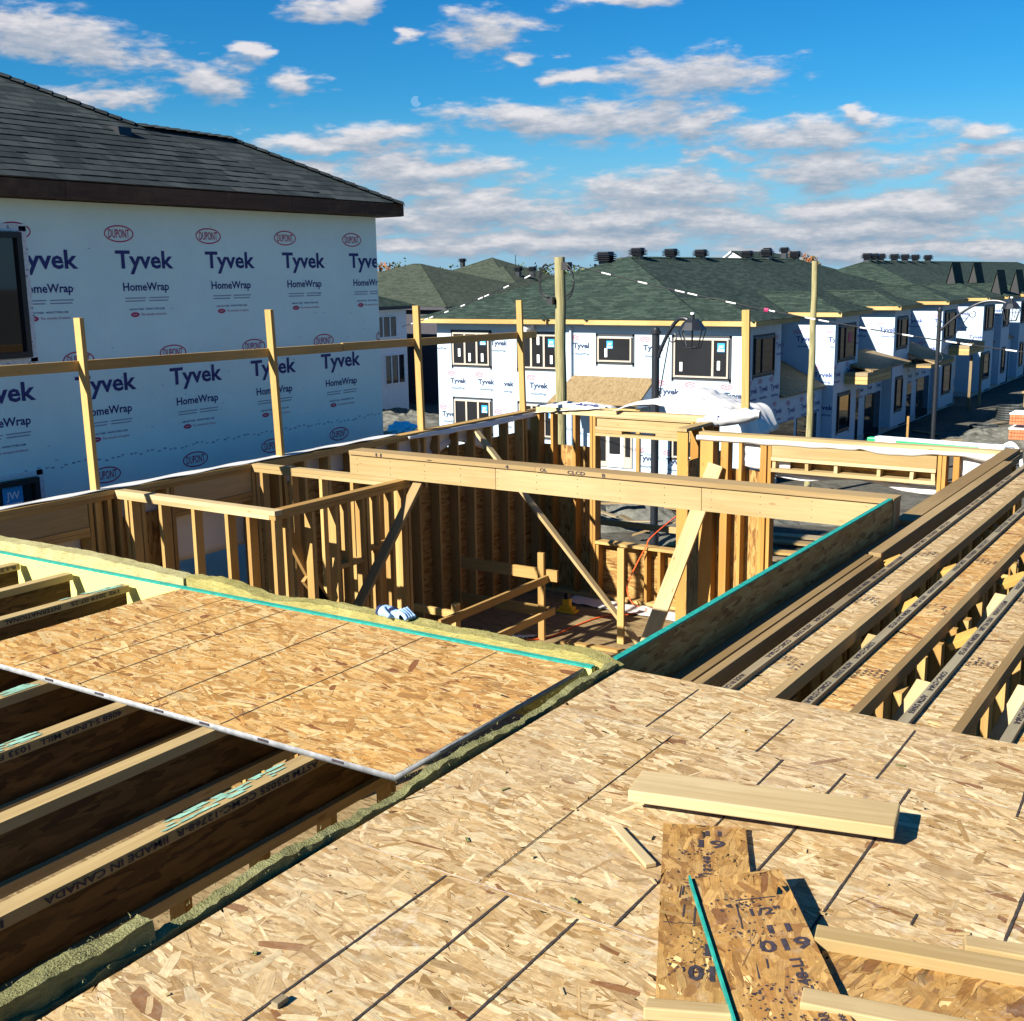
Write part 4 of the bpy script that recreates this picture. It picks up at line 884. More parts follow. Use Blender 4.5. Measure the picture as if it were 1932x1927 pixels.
ws = MB(); ws.grid(lambda u, v: (-7.9+2.9*u, 13.15+0.35*v-0.12*u, FL+0.015+0.03*abs(mnoise.noise(Vector((u*12, v*6, 0))))), 60, 10, 'wrap_loose'); tag(ws.build('house_wrap', smooth=True), 'crumpled white house wrap on the lower floor below the front wall', 'house wrap', 'loose sheets of white house wrap')
ws = MB(); ws.grid(lambda u, v: (-8.5+1.1*u, 10.7+0.9*u+0.10*v, FL+0.015+0.03*abs(mnoise.noise(Vector((u*9, v*6, 3))))), 30, 4, 'wrap_loose'); tag(ws.build('house_wrap', smooth=True), 'strip of house wrap on the dark lower floor behind the stair guard', 'house wrap', 'loose sheets of white house wrap')
# glove on the insulation
gl = thing('work_glove', (-3.36, 4.05, 0.03), 'pale blue work glove with navy bands lying on the insulation', 'glove')
mb = MB()
def glf(u, v):
    a = 2*PI*v; n = mnoise.noise(Vector((u*4, math.cos(a)*1.5, math.sin(a)*1.5)))
    r = 0.045*(0.6+0.4*math.sin(PI*min(1, u+0.15)))+0.008*n
    return (-3.45+0.16*u, 4.06-0.03*u+r*1.0*math.cos(a), 0.048+r*0.6*math.sin(a))
mb.grid(glf, 18, 14, 'cloth_blue')
for k in range(4): mb.tube(smooth_path([(-3.31, 4.06-0.035+0.02*k, 0.07), (-3.275, 4.05-0.03+0.02*k, 0.058-0.004*k), (-3.25, 4.04-0.03+0.02*k, 0.04)]), [0.010]*12+[0.006], 'cloth_blue', 7)
mb.tube(smooth_path([(-3.40, 4.03, 0.07), (-3.37, 4.0, 0.065), (-3.33, 3.985, 0.05)]), 0.012, 'cloth_blue', 7)
mb.build('shell', gl, smooth=True)
for u0, u1 in ((0.02, 0.16), (0.5, 0.66)):
    mb = MB(); mb.grid(lambda u, v: Vector(glf(u0+(u1-u0)*u, v))+(Vector(glf(u0, v))-Vector((glf(u0, 0)[0], 4.06-0.03*u0, 0.055))).normalized()*0.003, 4, 14, 'cloth_navy'); mb.build('band', gl, smooth=True)

# ------------------------------------------------------------------ offcuts on the deck
def flatboard(name, pts, z0, z1, m, label, cat='board', bevel=0.004):
    """pts: four deck corners, the first edge to the opposite edge runs along the grain"""
    a, b, c, d = pts; mb = MB()
    mb.hexa([(a[0], a[1], z0), (b[0], b[1], z0), (b[0], b[1], z1), (a[0], a[1], z1), (d[0], d[1], z0), (c[0], c[1], z0), (c[0], c[1], z1), (d[0], d[1], z1)], m)
    return tag(mb.build(name, None, bevel=bevel), label, cat)
flatboard('lumber_offcut', [(-1.51, 2.88), (-1.54, 3.035), (-0.80, 3.215), (-0.772, 3.055)], 0.034, 0.072, 'spruce_pale', 'long pale lumber offcut lying across the I-joist offcuts', 'board')
# under it a lower board hides in its shade
wb = MB()
rr = random.Random(4)
tri = [(-1.50, 2.76), (-1.475, 2.775), (-1.29, 2.63), (-1.31, 2.605)]
wb.hexa([(tri[0][0], tri[0][1], 0.001), (tri[1][0], tri[1][1], 0.001), (tri[1][0], tri[1][1], 0.013), (tri[0][0], tri[0][1], 0.013), (tri[3][0], tri[3][1], 0.001), (tri[2][0], tri[2][1], 0.001), (tri[2][0], tri[2][1], 0.013), (tri[3][0], tri[3][1], 0.013)], 'spruce_pale')
tag(wb.build('wood_sliver', bevel=0.002), 'short wood sliver lying alone left of the I-joist offcuts', 'wood scrap')
wb = MB(); wb.hexa([(-1.735, 1.62, 0.001), (-1.715, 1.62, 0.001), (-1.715, 1.62, 0.014), (-1.735, 1.62, 0.014), (-1.735, 1.655, 0.001), (-1.715, 1.655, 0.001), (-1.715, 1.655, 0.014), (-1.735, 1.655, 0.014)], 'old_board')
tag(wb.build('wood_chip', bevel=0.002), 'tiny square wood chip on the deck near the insulation', 'wood scrap')

def joist_offcut(label, A, B, Wd, zlo, th, text, tilt=0.0, green=False, seed=1):
    """I-joist web offcut: local x runs from A to B along the deck, its width lies to the right of that"""
    A, B = Vector((*A, zlo)), Vector((*B, zlo)); d = (B-A); L = d.length; d.normalize()
    t = thing('joist_offcut', tuple(A), label, 'I-joist offcut', 'I-joist offcuts on the deck'); OFF[t.name] = Vector()
    q = Vector((d.y, -d.x, 0))*math.cos(tilt)+Vector((0, 0, 1))*math.sin(tilt); n = q.cross(d); n = -n if n.z < 0 else n
    t.rotation_euler = Matrix(((d.x, -q.x, n.x), (d.y, -q.y, n.y), (d.z, -q.z, n.z))).to_euler()
    w = strand_sheet('web', 0, L, -Wd, 0, th, t, DULL, th=th, dens=8, ang=0.0, seed=seed, matn='osb_strand_fresh', edge='osb_edge', sl=(0.05, 0.14), sw=(0.01, 0.034))
    st = MB(); Q, Dn = Vector((0, -1, 0)), Vector((1, 0, 0)); Z = Vector((0, 0, 1))
    for s0, a, b, wd, h, rot in text: put_text(st, Plane((a, -b, th), Q if rot else Dn, Z, Dn if rot else -Q), s0, 0, 0, wd, 'stamp_ink', height=h, bold=0.03, c=0.0012)
    rg = random.Random(seed)
    for i in range(230):
        k = rg.choice([(0.30, 0.10), (0.16, 0.06), (0.62, 0.12), (0.8, 0.06)]); a, b, e = rg.gauss(L*k[0], L*k[1]*0.38), rg.gauss(0.42, 0.2)*Wd, rg.uniform(0.0010, 0.0052)
        if 0.02 < a < L-0.02 and 0.02 < b < Wd-0.02: st.face([(a+e*rg.uniform(.5, 1.4)*math.cos(j), -b+e*rg.uniform(.4, 1.2)*math.sin(j), th+0.0011) for j in (0, 1.2, 2.3, 3.4, 4.5, 5.5)], 'stamp_ink')
    for i in range(5):
        a, b = rg.uniform(0.2, 0.8)*L, rg.uniform(0.2, 0.6)*Wd; st.face([(a, -b, th+0.0011), (a+rg.uniform(.03, .09), -b-0.004, th+0.0011), (a+rg.uniform(.03, .09), -b-0.008, th+0.0011), (a, -b-0.004, th+0.0011)], 'stamp_ink')
    merge(w, st.build('mill_stamp', t))
    if green:
        g_ = MB(); g_.box(-0.001, L, 0.0006, 0.006, 0.0, th+0.010, 'green_paint'); g_.build('painted_edge', t)
    return t
DULL = [((0.72, 0.48, 0.19), 4), ((0.60, 0.37, 0.125), 6), ((0.48, 0.27, 0.08), 4), ((0.40, 0.21, 0.06), 1.6), ((0.28, 0.13, 0.04), 0.6)]
joist_offcut('dark orange I-joist offcut flat on the deck, under the green-edged one', (-1.01, 2.06), (-1.375, 2.845), 0.235, 0.004, 0.012,
    [('019', 0.10, 0.07, 0.11, 0.06, True), ('1', 0.20, 0.11, 0.016, 0.05, True), ('11', 0.80, 0.12, 0.045, 0.03, True), ('19', 0.73, 0.10, 0.075, 0.045, True), ('13248', 0.58, 0.13, 0.10, 0.02, False), ('-.--:.--', 0.33, 0.01, 0.15, 0.016, True)], seed=3)
joist_offcut('green-edged I-joist offcut with 1/2 and 019 stamps, tilted on the lower one', (-0.745, 1.95), (-1.155, 2.56), 0.235, 0.026, 0.012,
    [('1/2"', 0.53, 0.115, 0.075, 0.032, True), ('11', 0.45, 0.14, 0.055, 0.034, True), ('019', 0.375, 0.105, 0.12, 0.048, True), ('13248-LI', 0.17, 0.185, 0.17, 0.026, False), ('TRR-ALL', 0.09, 0.19, 0.11, 0.02, False), ('------', 0.60, 0.09, 0.10, 0.02, True), ('ws:#:21', 0.05, 0.222, 0.12, 0.014, False)], tilt=0.10, green=True, seed=8)
flatboard('lumber_offcut', [(-1.015, 2.012), (-1.025, 2.05), (-0.80, 2.155), (-0.785, 2.12)], 0.003, 0.034, 'spruce_pale', 'short pale strip at the foot of the dark orange offcut')
jo = thing('joist_offcut', (-0.785, 2.445, 0), 'short I-joist offcut with pale flanges at the lower right corner', 'I-joist offcut', 'I-joist offcuts on the deck')
jo.rotation_euler = (0, 0, math.atan2(0.14, 0.625)); OFF[jo.name] = Vector()
for y0, y1, x0 in ((-0.03, 0.03, 0.0), (-0.292, -0.232, 0.0)):
    mb = MB(); mb.box(x0, 0.80, y0, y1, 0.004, 0.068, 'spruce_pale'); mb.build('flange', jo, bevel=0.003)
strand_sheet('web', 0.02, 0.80, -0.231, -0.031, 0.040, jo, DULL, th=0.012, dens=8, ang=1.2, seed=15, matn='osb_strand_fresh', edge='osb_edge', sl=(0.05, 0.14), sw=(0.01, 0.034))
flatboard('lumber_offcut', [(-0.485, 2.61), (-0.50, 2.66), (-0.1, 2.76), (-0.08, 2.70)], 0.002, 0.04, 'spruce_pale', 'pale lumber end entering at the right edge above the corner offcut')
cp_ = MB()
for i in range(46):
    rr = random.Random(90+i); x, y = rr.uniform(-2.05, -0.45), rr.uniform(1.3, 3.9); a = rr.uniform(0, PI); l, w, h = rr.uniform(0.004, 0.016), rr.uniform(0.002, 0.005), rr.uniform(0.002, 0.005)
    dx, dy = math.cos(a)*l, math.sin(a)*l; ex, ey = -math.sin(a)*w, math.cos(a)*w
    cp_.hexa([(x-dx-ex, y-dy-ey, 0.001), (x-dx+ex, y-dy+ey, 0.001), (x-dx+ex, y-dy+ey, 0.001+h), (x-dx-ex, y-dy-ey, 0.001+h), (x+dx-ex, y+dy-ey, 0.001), (x+dx+ex, y+dy+ey, 0.001), (x+dx+ex, y+dy+ey, 0.001+h), (x+dx-ex, y+dy-ey, 0.001+h)], 'spruce_pale' if rr.random() < .7 else 'rockwool')
tag(cp_.build('wood_chips'), 'scattered small wood chips and wool crumbs on the foreground deck', 'wood chips', kind='stuff')

# ------------------------------------------------------------------ fall-protection posts and rail on the left wall
GP = 'fall guard posts standing on the left wall'
for (x, y, zt, lean, lab) in ((-8.70, 6.42, 1.29, 0.03, 'guard post nearest the left photo edge, in front of the big blue-grey wall'), (-8.70, 8.72, 1.29, 0.08, 'guard post on the left wall with its rail crossing the big blue-grey wall'),
        (-8.70, 11.14, 1.26, 0.05, 'guard post on the left wall just right of the blue-grey house corner'), (-8.70, 13.42, 1.27, 0.09, 'guard post at the far end of the left wall, in front of white house windows')):
    plank('guard_post', (x, y+lean/2, -0.95), (x, y-lean/2, zt), 0.045, 0.086, lab, 'spruce', 'guard post', GP, up=(1, 0, 0))
rl = MB(); rl.beam((-8.742, 4.2, 0.90), (-8.742, 9.8, 0.84), 0.036, 0.09, 'spruce'); rl.beam((-8.742, 9.81, 0.845), (-8.742, 13.85, 0.79), 0.036, 0.09, 'spruce')
tag(rl.build('guard_rail', bevel=0.002), 'long horizontal guard rail nailed across the four left wall posts', 'guard rail')
plank('guard_post', (-5.66, 14.0, -0.9), (-5.70, 14.0, 1.13), 0.10, 0.05, 'tall sunlit post rising behind the billowing wrap, right of the lamp', 'spruce', 'guard post', None, up=(0, 1, 0))

# ------------------------------------------------------------------ big wrapped house on the left
def house_thing(name, loc, label, group=None): return thing(name, loc, label, 'house', group)
LX, LY1 = -10.45, 12.52
lh = house_thing('wrapped_house', (-14.5, 6, GZ), 'big house in blue-grey wrap at the left, close beside the framed walls')
wl = MB(); PL = Plane((LX, 0, 0), (0, 1, 0), (1, 0, 0))
wl.box(-19, LX, -4, LY1, GZ, 2.40, 'house_wrap')
ext = (-4, LY1-0.01, GZ, 2.38)
for k in range(9): put_logo(wl, PL, 6.97-1.243*3+1.243*k+1.243*0.0, 1.735+0.0, 0.775, ext)
for k in range(9): put_logo(wl, PL, 6.34-1.243*3+1.243*k, 0.445, 0.775, ext)
for k in range(9): put_logo(wl, PL, 7.80-1.243*3+1.243*k, -0.80, 0.775, ext)
rr = random.Random(12)
for i in range(70):   # staples and tape ends along the lap
    y = 6.9+i*0.08+rr.uniform(-.02, .02); z = -0.28+0.045*(y-7)*1.0*0+rr.uniform(-0.02, 0.02)+0.0
    wl.face([PL.p(y, z, 0.003), PL.p(y+0.05, z+rr.uniform(0.0, .02), 0.003), PL.p(y+0.045, z+0.015, 0.003), PL.p(y+0.01, z+0.022, 0.003)], 'print_grey')
for i in range(60):
    y, z = rr.uniform(5, 12.4), rr.uniform(-0.6, 2.3); wl.face([PL.p(y, z, 0.003), PL.p(y+0.03, z, 0.003), PL.p(y+0.03, z+0.006, 0.003), PL.p(y, z+0.006, 0.003)], 'print_grey')
wl.build('wall', lh)
window(lh, PL, 5.2, 7.08, 0.87, 2.08, (0.5,), 'frame_black', tape=False)
window(lh, PL, 5.3, 7.02, -1.8, -0.33, (0.55,), 'frame_black', sticker=(6.62, -0.62, 0.22), tape=False)
ft = MB()
for a0, a1, b0, b1 in ((5.1, 7.18, 2.09, 2.16), (5.1, 7.19, 0.76, 0.86), (7.09, 7.17, 0.82, 2.14), (7.03, 7.11, -1.8, -0.27), (5.2, 7.1, -0.32, -0.27)): PL.box(ft, a0, a1, b0, b1, 0.0, 0.012, 'foil_white')
for i in range(40):
    y, z = rr.choice([(rr.uniform(7.09, 7.17), rr.uniform(0.8, 2.1)), (rr.uniform(5.2, 7.15), rr.uniform(0.77, .85)), (rr.uniform(5.2, 7.15), rr.uniform(2.1, 2.15))]); PL.box(ft, y-0.012, y+0.012, z-0.004, z+0.004, 0.012, 0.015, 'print_navy')
ft.build('flashing_tape', lh)
SL, EX, EZ = 0.53, -10.15, 2.575
zr = lambda x: EZ+SL*(EX-x)
rf = MB()
c0 = (EX, 12.76, EZ); P1 = (-11.73, 11.17, zr(-11.73)); P2 = (-11.80, 9.72, zr(-11.80)); P3 = (-13.6, 7.9, zr(-13.6)); P4 = (-13.6, -4, zr(-13.6))
def courses(mb, poly, o, u, v, m, y0, step=0.15, seed=0):
    o, u, v = Vector(o), Vector(u).normalized(), Vector(v).normalized(); n = u.cross(v); n = -n if n.z < 0 else n; r = random.Random(seed)
    pl = [((Vector(p)-o).dot(u), (Vector(p)-o).dot(v)) for p in poly]; b1 = max(p[1] for p in pl); a0, a1 = max(y0, min(p[0] for p in pl)), max(p[0] for p in pl)
    k = 0
    while k*step < b1:
        a = a0-r.random()*0.3
        while a < a1:
            w = r.choice([0.16, 0.22, 0.33, 0.12]); lo = k*step-0.004+r.uniform(-0.007, 0.004); hi = (k+1)*step+0.02; th = r.uniform(0.006, 0.013)
            q = clip_poly([(a, lo), (a+w, lo), (a+w, hi), (a, hi)], a0, a1, -0.02, b1)
            for i in range(len(pl)):
                if len(q) < 3: break
                A, B = pl[i-1], pl[i]; res = []
                sg = lambda p: (B[0]-A[0])*(p[1]-A[1])-(B[1]-A[1])*(p[0]-A[0])
                for j in range(len(q)):
                    p_, q_ = q[j-1], q[j]; s0, s1 = sg(p_), sg(q_)
                    if (s0 >= -1e-6) != (s1 >= -1e-6): t = s0/(s0-s1); res.append((p_[0]+(q_[0]-p_[0])*t, p_[1]+(q_[1]-p_[1])*t))
                    if s1 >= -1e-6: res.append(q_)
                q = res
            if len(q) >= 3:
                H_ = lambda p: o+u*p[0]+v*p[1]+n*(0.002+th*(1-(p[1]-lo)/(hi-lo)))
                mb.face([H_(p) for p in q], m, uv=[(p[0]+k*3.7, p[1]*0.02+r.random()*0+k*0.145+0.09) for p in q])
                bl = sorted(q, key=lambda p: p[1])[:2]
                mb.face([H_(bl[0]), H_(bl[1]), o+u*bl[1][0]+v*bl[1][1], o+u*bl[0][0]+v*bl[0][1]], 'tape_black')
            a += w
        k += 1
main_poly = [(EX, -4.3, EZ), c0, P1, P2, P3, P4]
rf.face(main_poly, 'shingle_slate')
courses(rf, main_poly, (EX, 0, EZ), (0, 1, 0), (-1, 0, SL), 'shingle_slate', 4.5, 0.155)
b1 = (-13.31, 12.76, EZ)
rf.face([c0, b1, P1], 'shingle_slate'); rf.face([b1, (-13.38, 9.72, EZ), P2, P1], 'shingle_slate')
rf.face([P2, (-13.38, 9.72, EZ), (-17.1, 9.72, EZ), P3], 'shingle_slate'); rf.face([P3, (-17.1, 9.72, EZ), (-17.1, -4, EZ), P4], 'shingle_slate')
roof = rf.build('roof', lh)
sf = MB(); sf.face([(EX-0.03, -4.3, 2.41), (EX-0.03, 12.73, 2.41), (-19, 12.73, 2.41), (-19, -4.3, 2.41)], 'fascia_dark'); sf.build('soffit', lh)
fb = MB()
for a, b in ((-4.3, 4.9), (4.905, 7.45), (7.455, 10.6), (10.605, 12.76)): fb.box(EX-0.035, EX, a, b, 2.405+rng.uniform(0, .004), 2.565, 'fascia_dark')
fb.box(-13.3, EX-0.036, 12.725, 12.76, 2.405, 2.565, 'fascia_dark'); fb.build('fascia', lh)
cap = MB()
def ridge_caps(mb, a, b, m='shingle_slate', w=0.15, step=0.16, up=(0, 0, 1)):
    a, b = Vector(a), Vector(b); d = b-a; n = max(1, int(d.length/step)); d = d/n; s_ = d.cross(Vector(up)).normalized()*w
    for i in range(n):
        p, q = a+d*i, a+d*(i+1.12); h = Vector((0, 0, 0.014)); h2 = Vector((0, 0, 0.026)); dn = Vector((0, 0, -0.05))
        mb.face([p+h2, q+h, q+s_+h+dn, p+s_+h2+dn], m); mb.face([p+h2, p-s_+h2+dn, q-s_+h+dn, q+h], m)
        mb.face([p+h2, p+s_+h2+dn, p+s_+dn, p, p-s_+dn, p-s_+h2+dn], m)
ridge_caps(cap, c0, P1); ridge_caps(cap, P1, P2); ridge_caps(cap, P2, P3)
cap.build('ridge_cap', roof)
vt = MB(); vt.hexa([(-11.40, 9.16, 3.24), (-11.40, 9.34, 3.24), (-11.42, 9.34, 3.345), (-11.42, 9.16, 3.345), (-11.62, 9.16, 3.34), (-11.62, 9.34, 3.34), (-11.62, 9.34, 3.365), (-11.62, 9.16, 3.365)], 'black_metal')
vt.build('roof_vent', roof)

# ------------------------------------------------------------------ generic hip roofs and roof vents
def hip_roof(parent, x0, x1, y0, y1, z, s, m='shingle', ends=(1, 1), fascia='fascia_wood', fh=0.16, name='roof', soffit=True, caps=True):
    W, L = x1-x0, y1-y0; mb = MB()
    if W <= L:
        h = W/2; xm = (x0+x1)/2; A = (xm, y0+(h if ends[0] else 0), z+h*s); B = (xm, y1-(h if ends[1] else 0), z+h*s)
        F = [[(x1, y0, z), (x1, y1, z), B, A], [(x0, y1, z), (x0, y0, z), A, B], [(x0, y0, z), (x1, y0, z), A], [(x1, y1, z), (x0, y1, z), B]]
        hips = [((x0, y0, z), A), ((x1, y0, z), A), ((x0, y1, z), B), ((x1, y1, z), B), (A, B)]
    else:
        h = L/2; ym = (y0+y1)/2; A = (x0+(h if ends[0] else 0), ym, z+h*s); B = (x1-(h if ends[1] else 0), ym, z+h*s)
        F = [[(x0, y0, z), (x1, y0, z), B, A], [(x1, y1, z), (x0, y1, z), A, B], [(x0, y1, z), (x0, y0, z), A], [(x1, y0, z), (x1, y1, z), B]]
        hips = [((x0, y0, z), A), ((x0, y1, z), A), ((x1, y0, z), B), ((x1, y1, z), B), (A, B)]
    for f in F: mb.face(f, m)
    r = mb.build(name, parent)
    fb = MB(); t = 0.035; zz = z-0.012
    fb.box(x0, x1, y0, y0+t, zz-fh, zz, fascia); fb.box(x0, x1, y1-t, y1, zz-fh, zz, fascia)
    fb.box(x0, x0+t, y0+t, y1-t, zz-fh, zz-0.002, fascia); fb.box(x1-t, x1, y0+t, y1-t, zz-fh, zz-0.002, fascia)
    fb.build('fascia', parent)
    if soffit:
        sb = MB(); sb.face([(x0+t, y0+t, zz-fh+0.02), (x1-t, y0+t, zz-fh+0.02), (x1-t, y1-t, zz-fh+0.02), (x0+t, y1-t, zz-fh+0.02)], 'edge_grey'); sb.build('soffit', parent)
    if caps:
        cb = MB()
        for a, b in hips:
            if (Vector(a)-Vector(b)).length > 0.3: ridge_caps(cb, a, b, m, 0.14, 0.3)
        cb.build('ridge_cap', r)
    return r
def ridge_seg(parent, x0, x1, y0, y1, z, s, h0, h1, m='shingle', fascia='fascia_wood', fh=0.16):
    W = (x1-x0)/2; xm = (x0+x1)/2; A = (xm, y0+(W if h0 else 0), z+W*s); B = (xm, y1-(W if h1 else 0), z+W*s); mb = MB()
    for f in ([(x1, y0, z), (x1, y1, z), B, A], [(x0, y1, z), (x0, y0, z), A, B]): mb.face(f, m)
    if h0: mb.face([(x0, y0, z), (x1, y0, z), A], m)
    if h1: mb.face([(x1, y1, z), (x0, y1, z), B], m)
    r = mb.build('roof', parent); cb = MB()
    for a, b in [(A, B)]+([((x0, y0, z), A), ((x1, y0, z), A)] if h0 else [])+([((x0, y1, z), B), ((x1, y1, z), B)] if h1 else []): ridge_caps(cb, a, b, m, 0.14, 0.3)
    cb.build('ridge_cap', r); fb = MB(); zz = z-0.012
    fb.box(x1-0.035, x1, y0, y1, zz-fh, zz, fascia); fb.box(x0, x0+0.035, y0, y1, zz-fh, zz, fascia)
    if h0: fb.box(x0+0.036, x1-0.036, y0, y0+0.035, zz-fh, zz-0.002, fascia)
    fb.build('fascia', parent); sb = MB(); sb.face([(x0+0.036, y0+0.036, zz-fh+0.02), (x1-0.036, y0+0.036, zz-fh+0.02), (x1-0.036, y1, zz-fh+0.02), (x0+0.036, y1, zz-fh+0.02)], 'edge_grey'); sb.build('soffit', parent)
    return r
def roof_vent(parent, x, y, z, s=0.6, h=0.55):
    s, h = s*0.84, h*0.88
    mb = MB(); mb.box(x-s*0.34, x+s*0.34, y-s*0.34, y+s*0.34, z-0.35, z+h*0.35, 'black_metal'); n = 5
    for i in range(n):
        zz = z+h*0.35+i*h*0.13; w = s*(0.62 if i < n-1 else 0.5)
        i0 = w; mb.hexa([(x-i0, y-i0, zz), (x+i0, y-i0, zz), (x+i0, y+i0, zz), (x-i0, y+i0, zz), (x-i0*.78, y-i0*.78, zz+h*0.085), (x+i0*.78, y-i0*.78, zz+h*0.085), (x+i0*.78, y+i0*.78, zz+h*0.085), (x-i0*.78, y+i0*.78, zz+h*0.085)], 'black_metal')
        mb.box(x-s*0.4, x+s*0.4, y-s*0.4, y+s*0.4, zz+h*0.085, zz+h*0.13, 'cable_black')
    return mb.build('roof_vent', parent)

# ------------------------------------------------------------------ townhouse row across the street
TG = 'wrapped townhouses across the street'
ta = house_thing('townhouse', (-20.9, 40, GZ), 'end townhouse with sunlit white wrapped facade and dark green hip roof', TG)
FY = 36.0
wm = MB(); wm.box(-27.2, -14.6, FY, 39.08, GZ+0.35, 0.0, 'house_wrap_shaded'); wm.box(-27.19, -16.3, 39.081, 43.6, GZ+0.35, 0.0, 'house_wrap_shaded'); wm.box(-16.299, -14.6, 39.081, 43.6, GZ+0.35, -2.72, 'house_wrap_shaded'); wm.box(-27.25, -14.58, FY-0.02, 43.6, GZ-0.3, GZ+0.36, 'concrete')
PA = Plane((0, FY, 0), (1, 0, 0), (0, -1, 0)); PB = Plane((-14.6, 0, 0), (0, 1, 0), (1, 0, 0))
ca = (-27.19, -14.61, GZ+0.4, -0.15)
for x, z, w, c in ((-27.45, -0.86, 0.76, (-27.19, -26.5, -5, -0.2)), (-24.72, -0.90, 0.76, None), (-23.5, -0.92, 0.76, None), (-21.16, -0.93, 0.78, (-21.2, -20.5, -5, -.2)), (-18.37, -0.95, 0.78, None),
    (-28.0, -2.36, .76, None), (-26.62, -2.36, 0.76, None), (-25.32, -2.36, 0.76, None), (-24.45, -2.40, 0.76, (-24.15, -23, -5, -2)), (-23.02, -2.42, 0.82, None), (-18.95, -2.42, 0.78, None), (-17.78, -2.42, 0.80, None), (-16.66, -2.44, 0.80, None), (-15.35, -2.47, 0.80, None),
    (-27.05, -3.66, 0.76, None), (-24.5, -3.72, 0.76, None), (-23.0, -3.95, .76, None), (-22.0, -4.7, .76, None), (-18.55, -4.78, 0.80, None), (-17.45, -4.82, 0.80, None), (-16.2, -4.82, 0.80, None)):
    put_logo(wm, PA, x, z, w, c or ca, on_sunlit=True, fine=False, c=0.004)
cb = (36.05, 43.5, GZ+0.4, -0.15)
for y, z in ((36.2, -2.35), (37.15, -2.35), (38.2, -2.36), (38.6, -0.95), (38.55, -3.25), (39.9, -3.35), (41.3, -3.35), (42.6, -3.35)): put_logo(wm, PB, y, z, 0.80, cb, fine=False, c=0.004)
for i in range(14):
    x0 = -27+i*0.9; wm.face([PA.p(x0, -2.9-0.02*i, 0.003), PA.p(x0+0.8, -2.915-0.02*i, 0.003), PA.p(x0+0.8, -2.905-0.02*i, 0.003), PA.p(x0, -2.89-0.02*i, 0.003)], 'print_pale')
wm.build('wall', ta)
jm = MB(); jm.box(-21.24, -21.17, FY-0.12, FY-0.004, -4.5, -0.2, 'house_wrap_shaded'); jm.build('corner_trim', ta)
W3 = (0.34, 0.67)
window(ta, PA, -26.44, -24.77, -1.66, -0.45, W3, sticker=(-25.18, -0.90, 0.26), tags=((-26.2, -1.35), (-25.72, -1.52), (-25.14, -1.52)))
window(ta, PA, -23.46, -21.80, -1.70, -0.48, W3, sticker=(-22.18, -0.92, 0.26), tags=((-22.66, -1.50), (-22.10, -1.52), (-22.66, -0.85)))
window(ta, PA, -20.13, -18.80, -1.38, -0.52, (), sticker=(-19.78, -0.92, 0.24), tags=((-19.86, -1.22),))
window(ta, PA, -17.19, -15.22, -1.82, -0.52, (0.72,), sticker=(-15.62, -0.95, 0.26), tags=((-16.98, -1.62), (-15.62, -1.55)))
window(ta, PA, -26.42, -24.76, -4.2, -2.99, W3, sticker=(-25.16, -3.45, 0.26))
window(ta, PA, -23.46, -21.80, -4.2, -3.03, W3, sticker=(-22.18, -3.5, 0.26))
window(ta, PA, -17.21, -15.9, -4.58, -3.62, ())
window(ta, PB, 36.62, 38.38, -1.74, -0.52, (0.36,), 'frame_black')
window(ta, PB, 36.5, 37.9, -4.4, -3.1, (0.4,), 'frame_black')
dm = MB()
PA.box(dm, -20.06, -18.76, -5.10, -3.02, 0.0, 0.05, 'frame_beige')
PA.box(dm, -19.72, -19.08, -5.08, -3.10, 0.05, 0.08, 'door_white')
d_ = dm.build('front_door', ta)
dm = MB(); PA.box(dm, -19.64, -19.2, -4.62, -3.25, 0.08, 0.095, 'glass'); PA.box(dm, -20.02, -19.80, -4.9, -3.1, 0.05, 0.06, 'glass'); PA.box(dm, -19.02, -18.82, -4.7, -3.1, 0.05, 0.06, 'glass'); dm.build('pane', d_)
for a0, a1 in ((38.2, 40.55), (40.88, 43.0)):
    gm = MB(); PB.box(gm, a0, a1, GZ+0.1, -3.62, 0.0, 0.03, 'glass'); gm.build('garage_door', ta)
RX0, RX1, RS = -27.7, -15.9, 0.37
ridge_seg(ta, RX0, RX1, FY-0.5, 43.6, 0.10, RS, True, False)
def sub_hip(parent, x0, x1, y0, y1, z, s): return hip_roof(parent, x0, x1, y0, y1, z, s)
sub_hip(ta, -20.4, -14.1, FY-0.53, 39.5, 0.085, 0.33)
sub_hip(ta, -27.72, -21.9, FY-0.62, 40.2, 0.09, 0.30)
pr_ = MB()
pr_.hexa([(-21.3, 34.45, -2.80), (-17.75, 34.45, -2.70), (-17.75, 34.45, -2.62), (-21.3, 34.45, -2.72), (-21.15, FY-0.01, -1.98), (-17.9, FY-0.01, -1.98), (-17.9, FY-0.01, -1.90), (-21.15, FY-0.01, -1.90)], 'osb_grey')
pr_.build('porch_roof', ta)
pm = MB(); pm.box(-21.2, -17.85, 34.5, 34.6, -2.98, -2.82, 'fascia_wood'); pm.box(-17.85, -17.72, 34.5, 34.62, GZ+.2, -2.84, 'spruce'); pm.box(-21.2, -21.07, 34.5, 34.62, GZ+.2, -2.84, 'spruce'); pm.build('porch_frame', ta)
pm = MB(); pm.hexa([(-17.9, 36, -1.95), (-17.84, 36, -1.95), (-17.84, 34.5, -2.74), (-17.9, 34.5, -2.74), (-17.9, 36, -2.8), (-17.84, 36, -2.8), (-17.84, 34.6, -2.8), (-17.9, 34.6, -2.8)], 'house_wrap_shaded'); pm.build('porch_gable', ta)
for x, y in ((-22.6, 41.0), (-21.8, 42.2)): roof_vent(ta, x, y, 2.2 if x > -22 else 1.95, 0.58 if x > -22 else 0.70, 0.5 if x > -22 else 0.62)
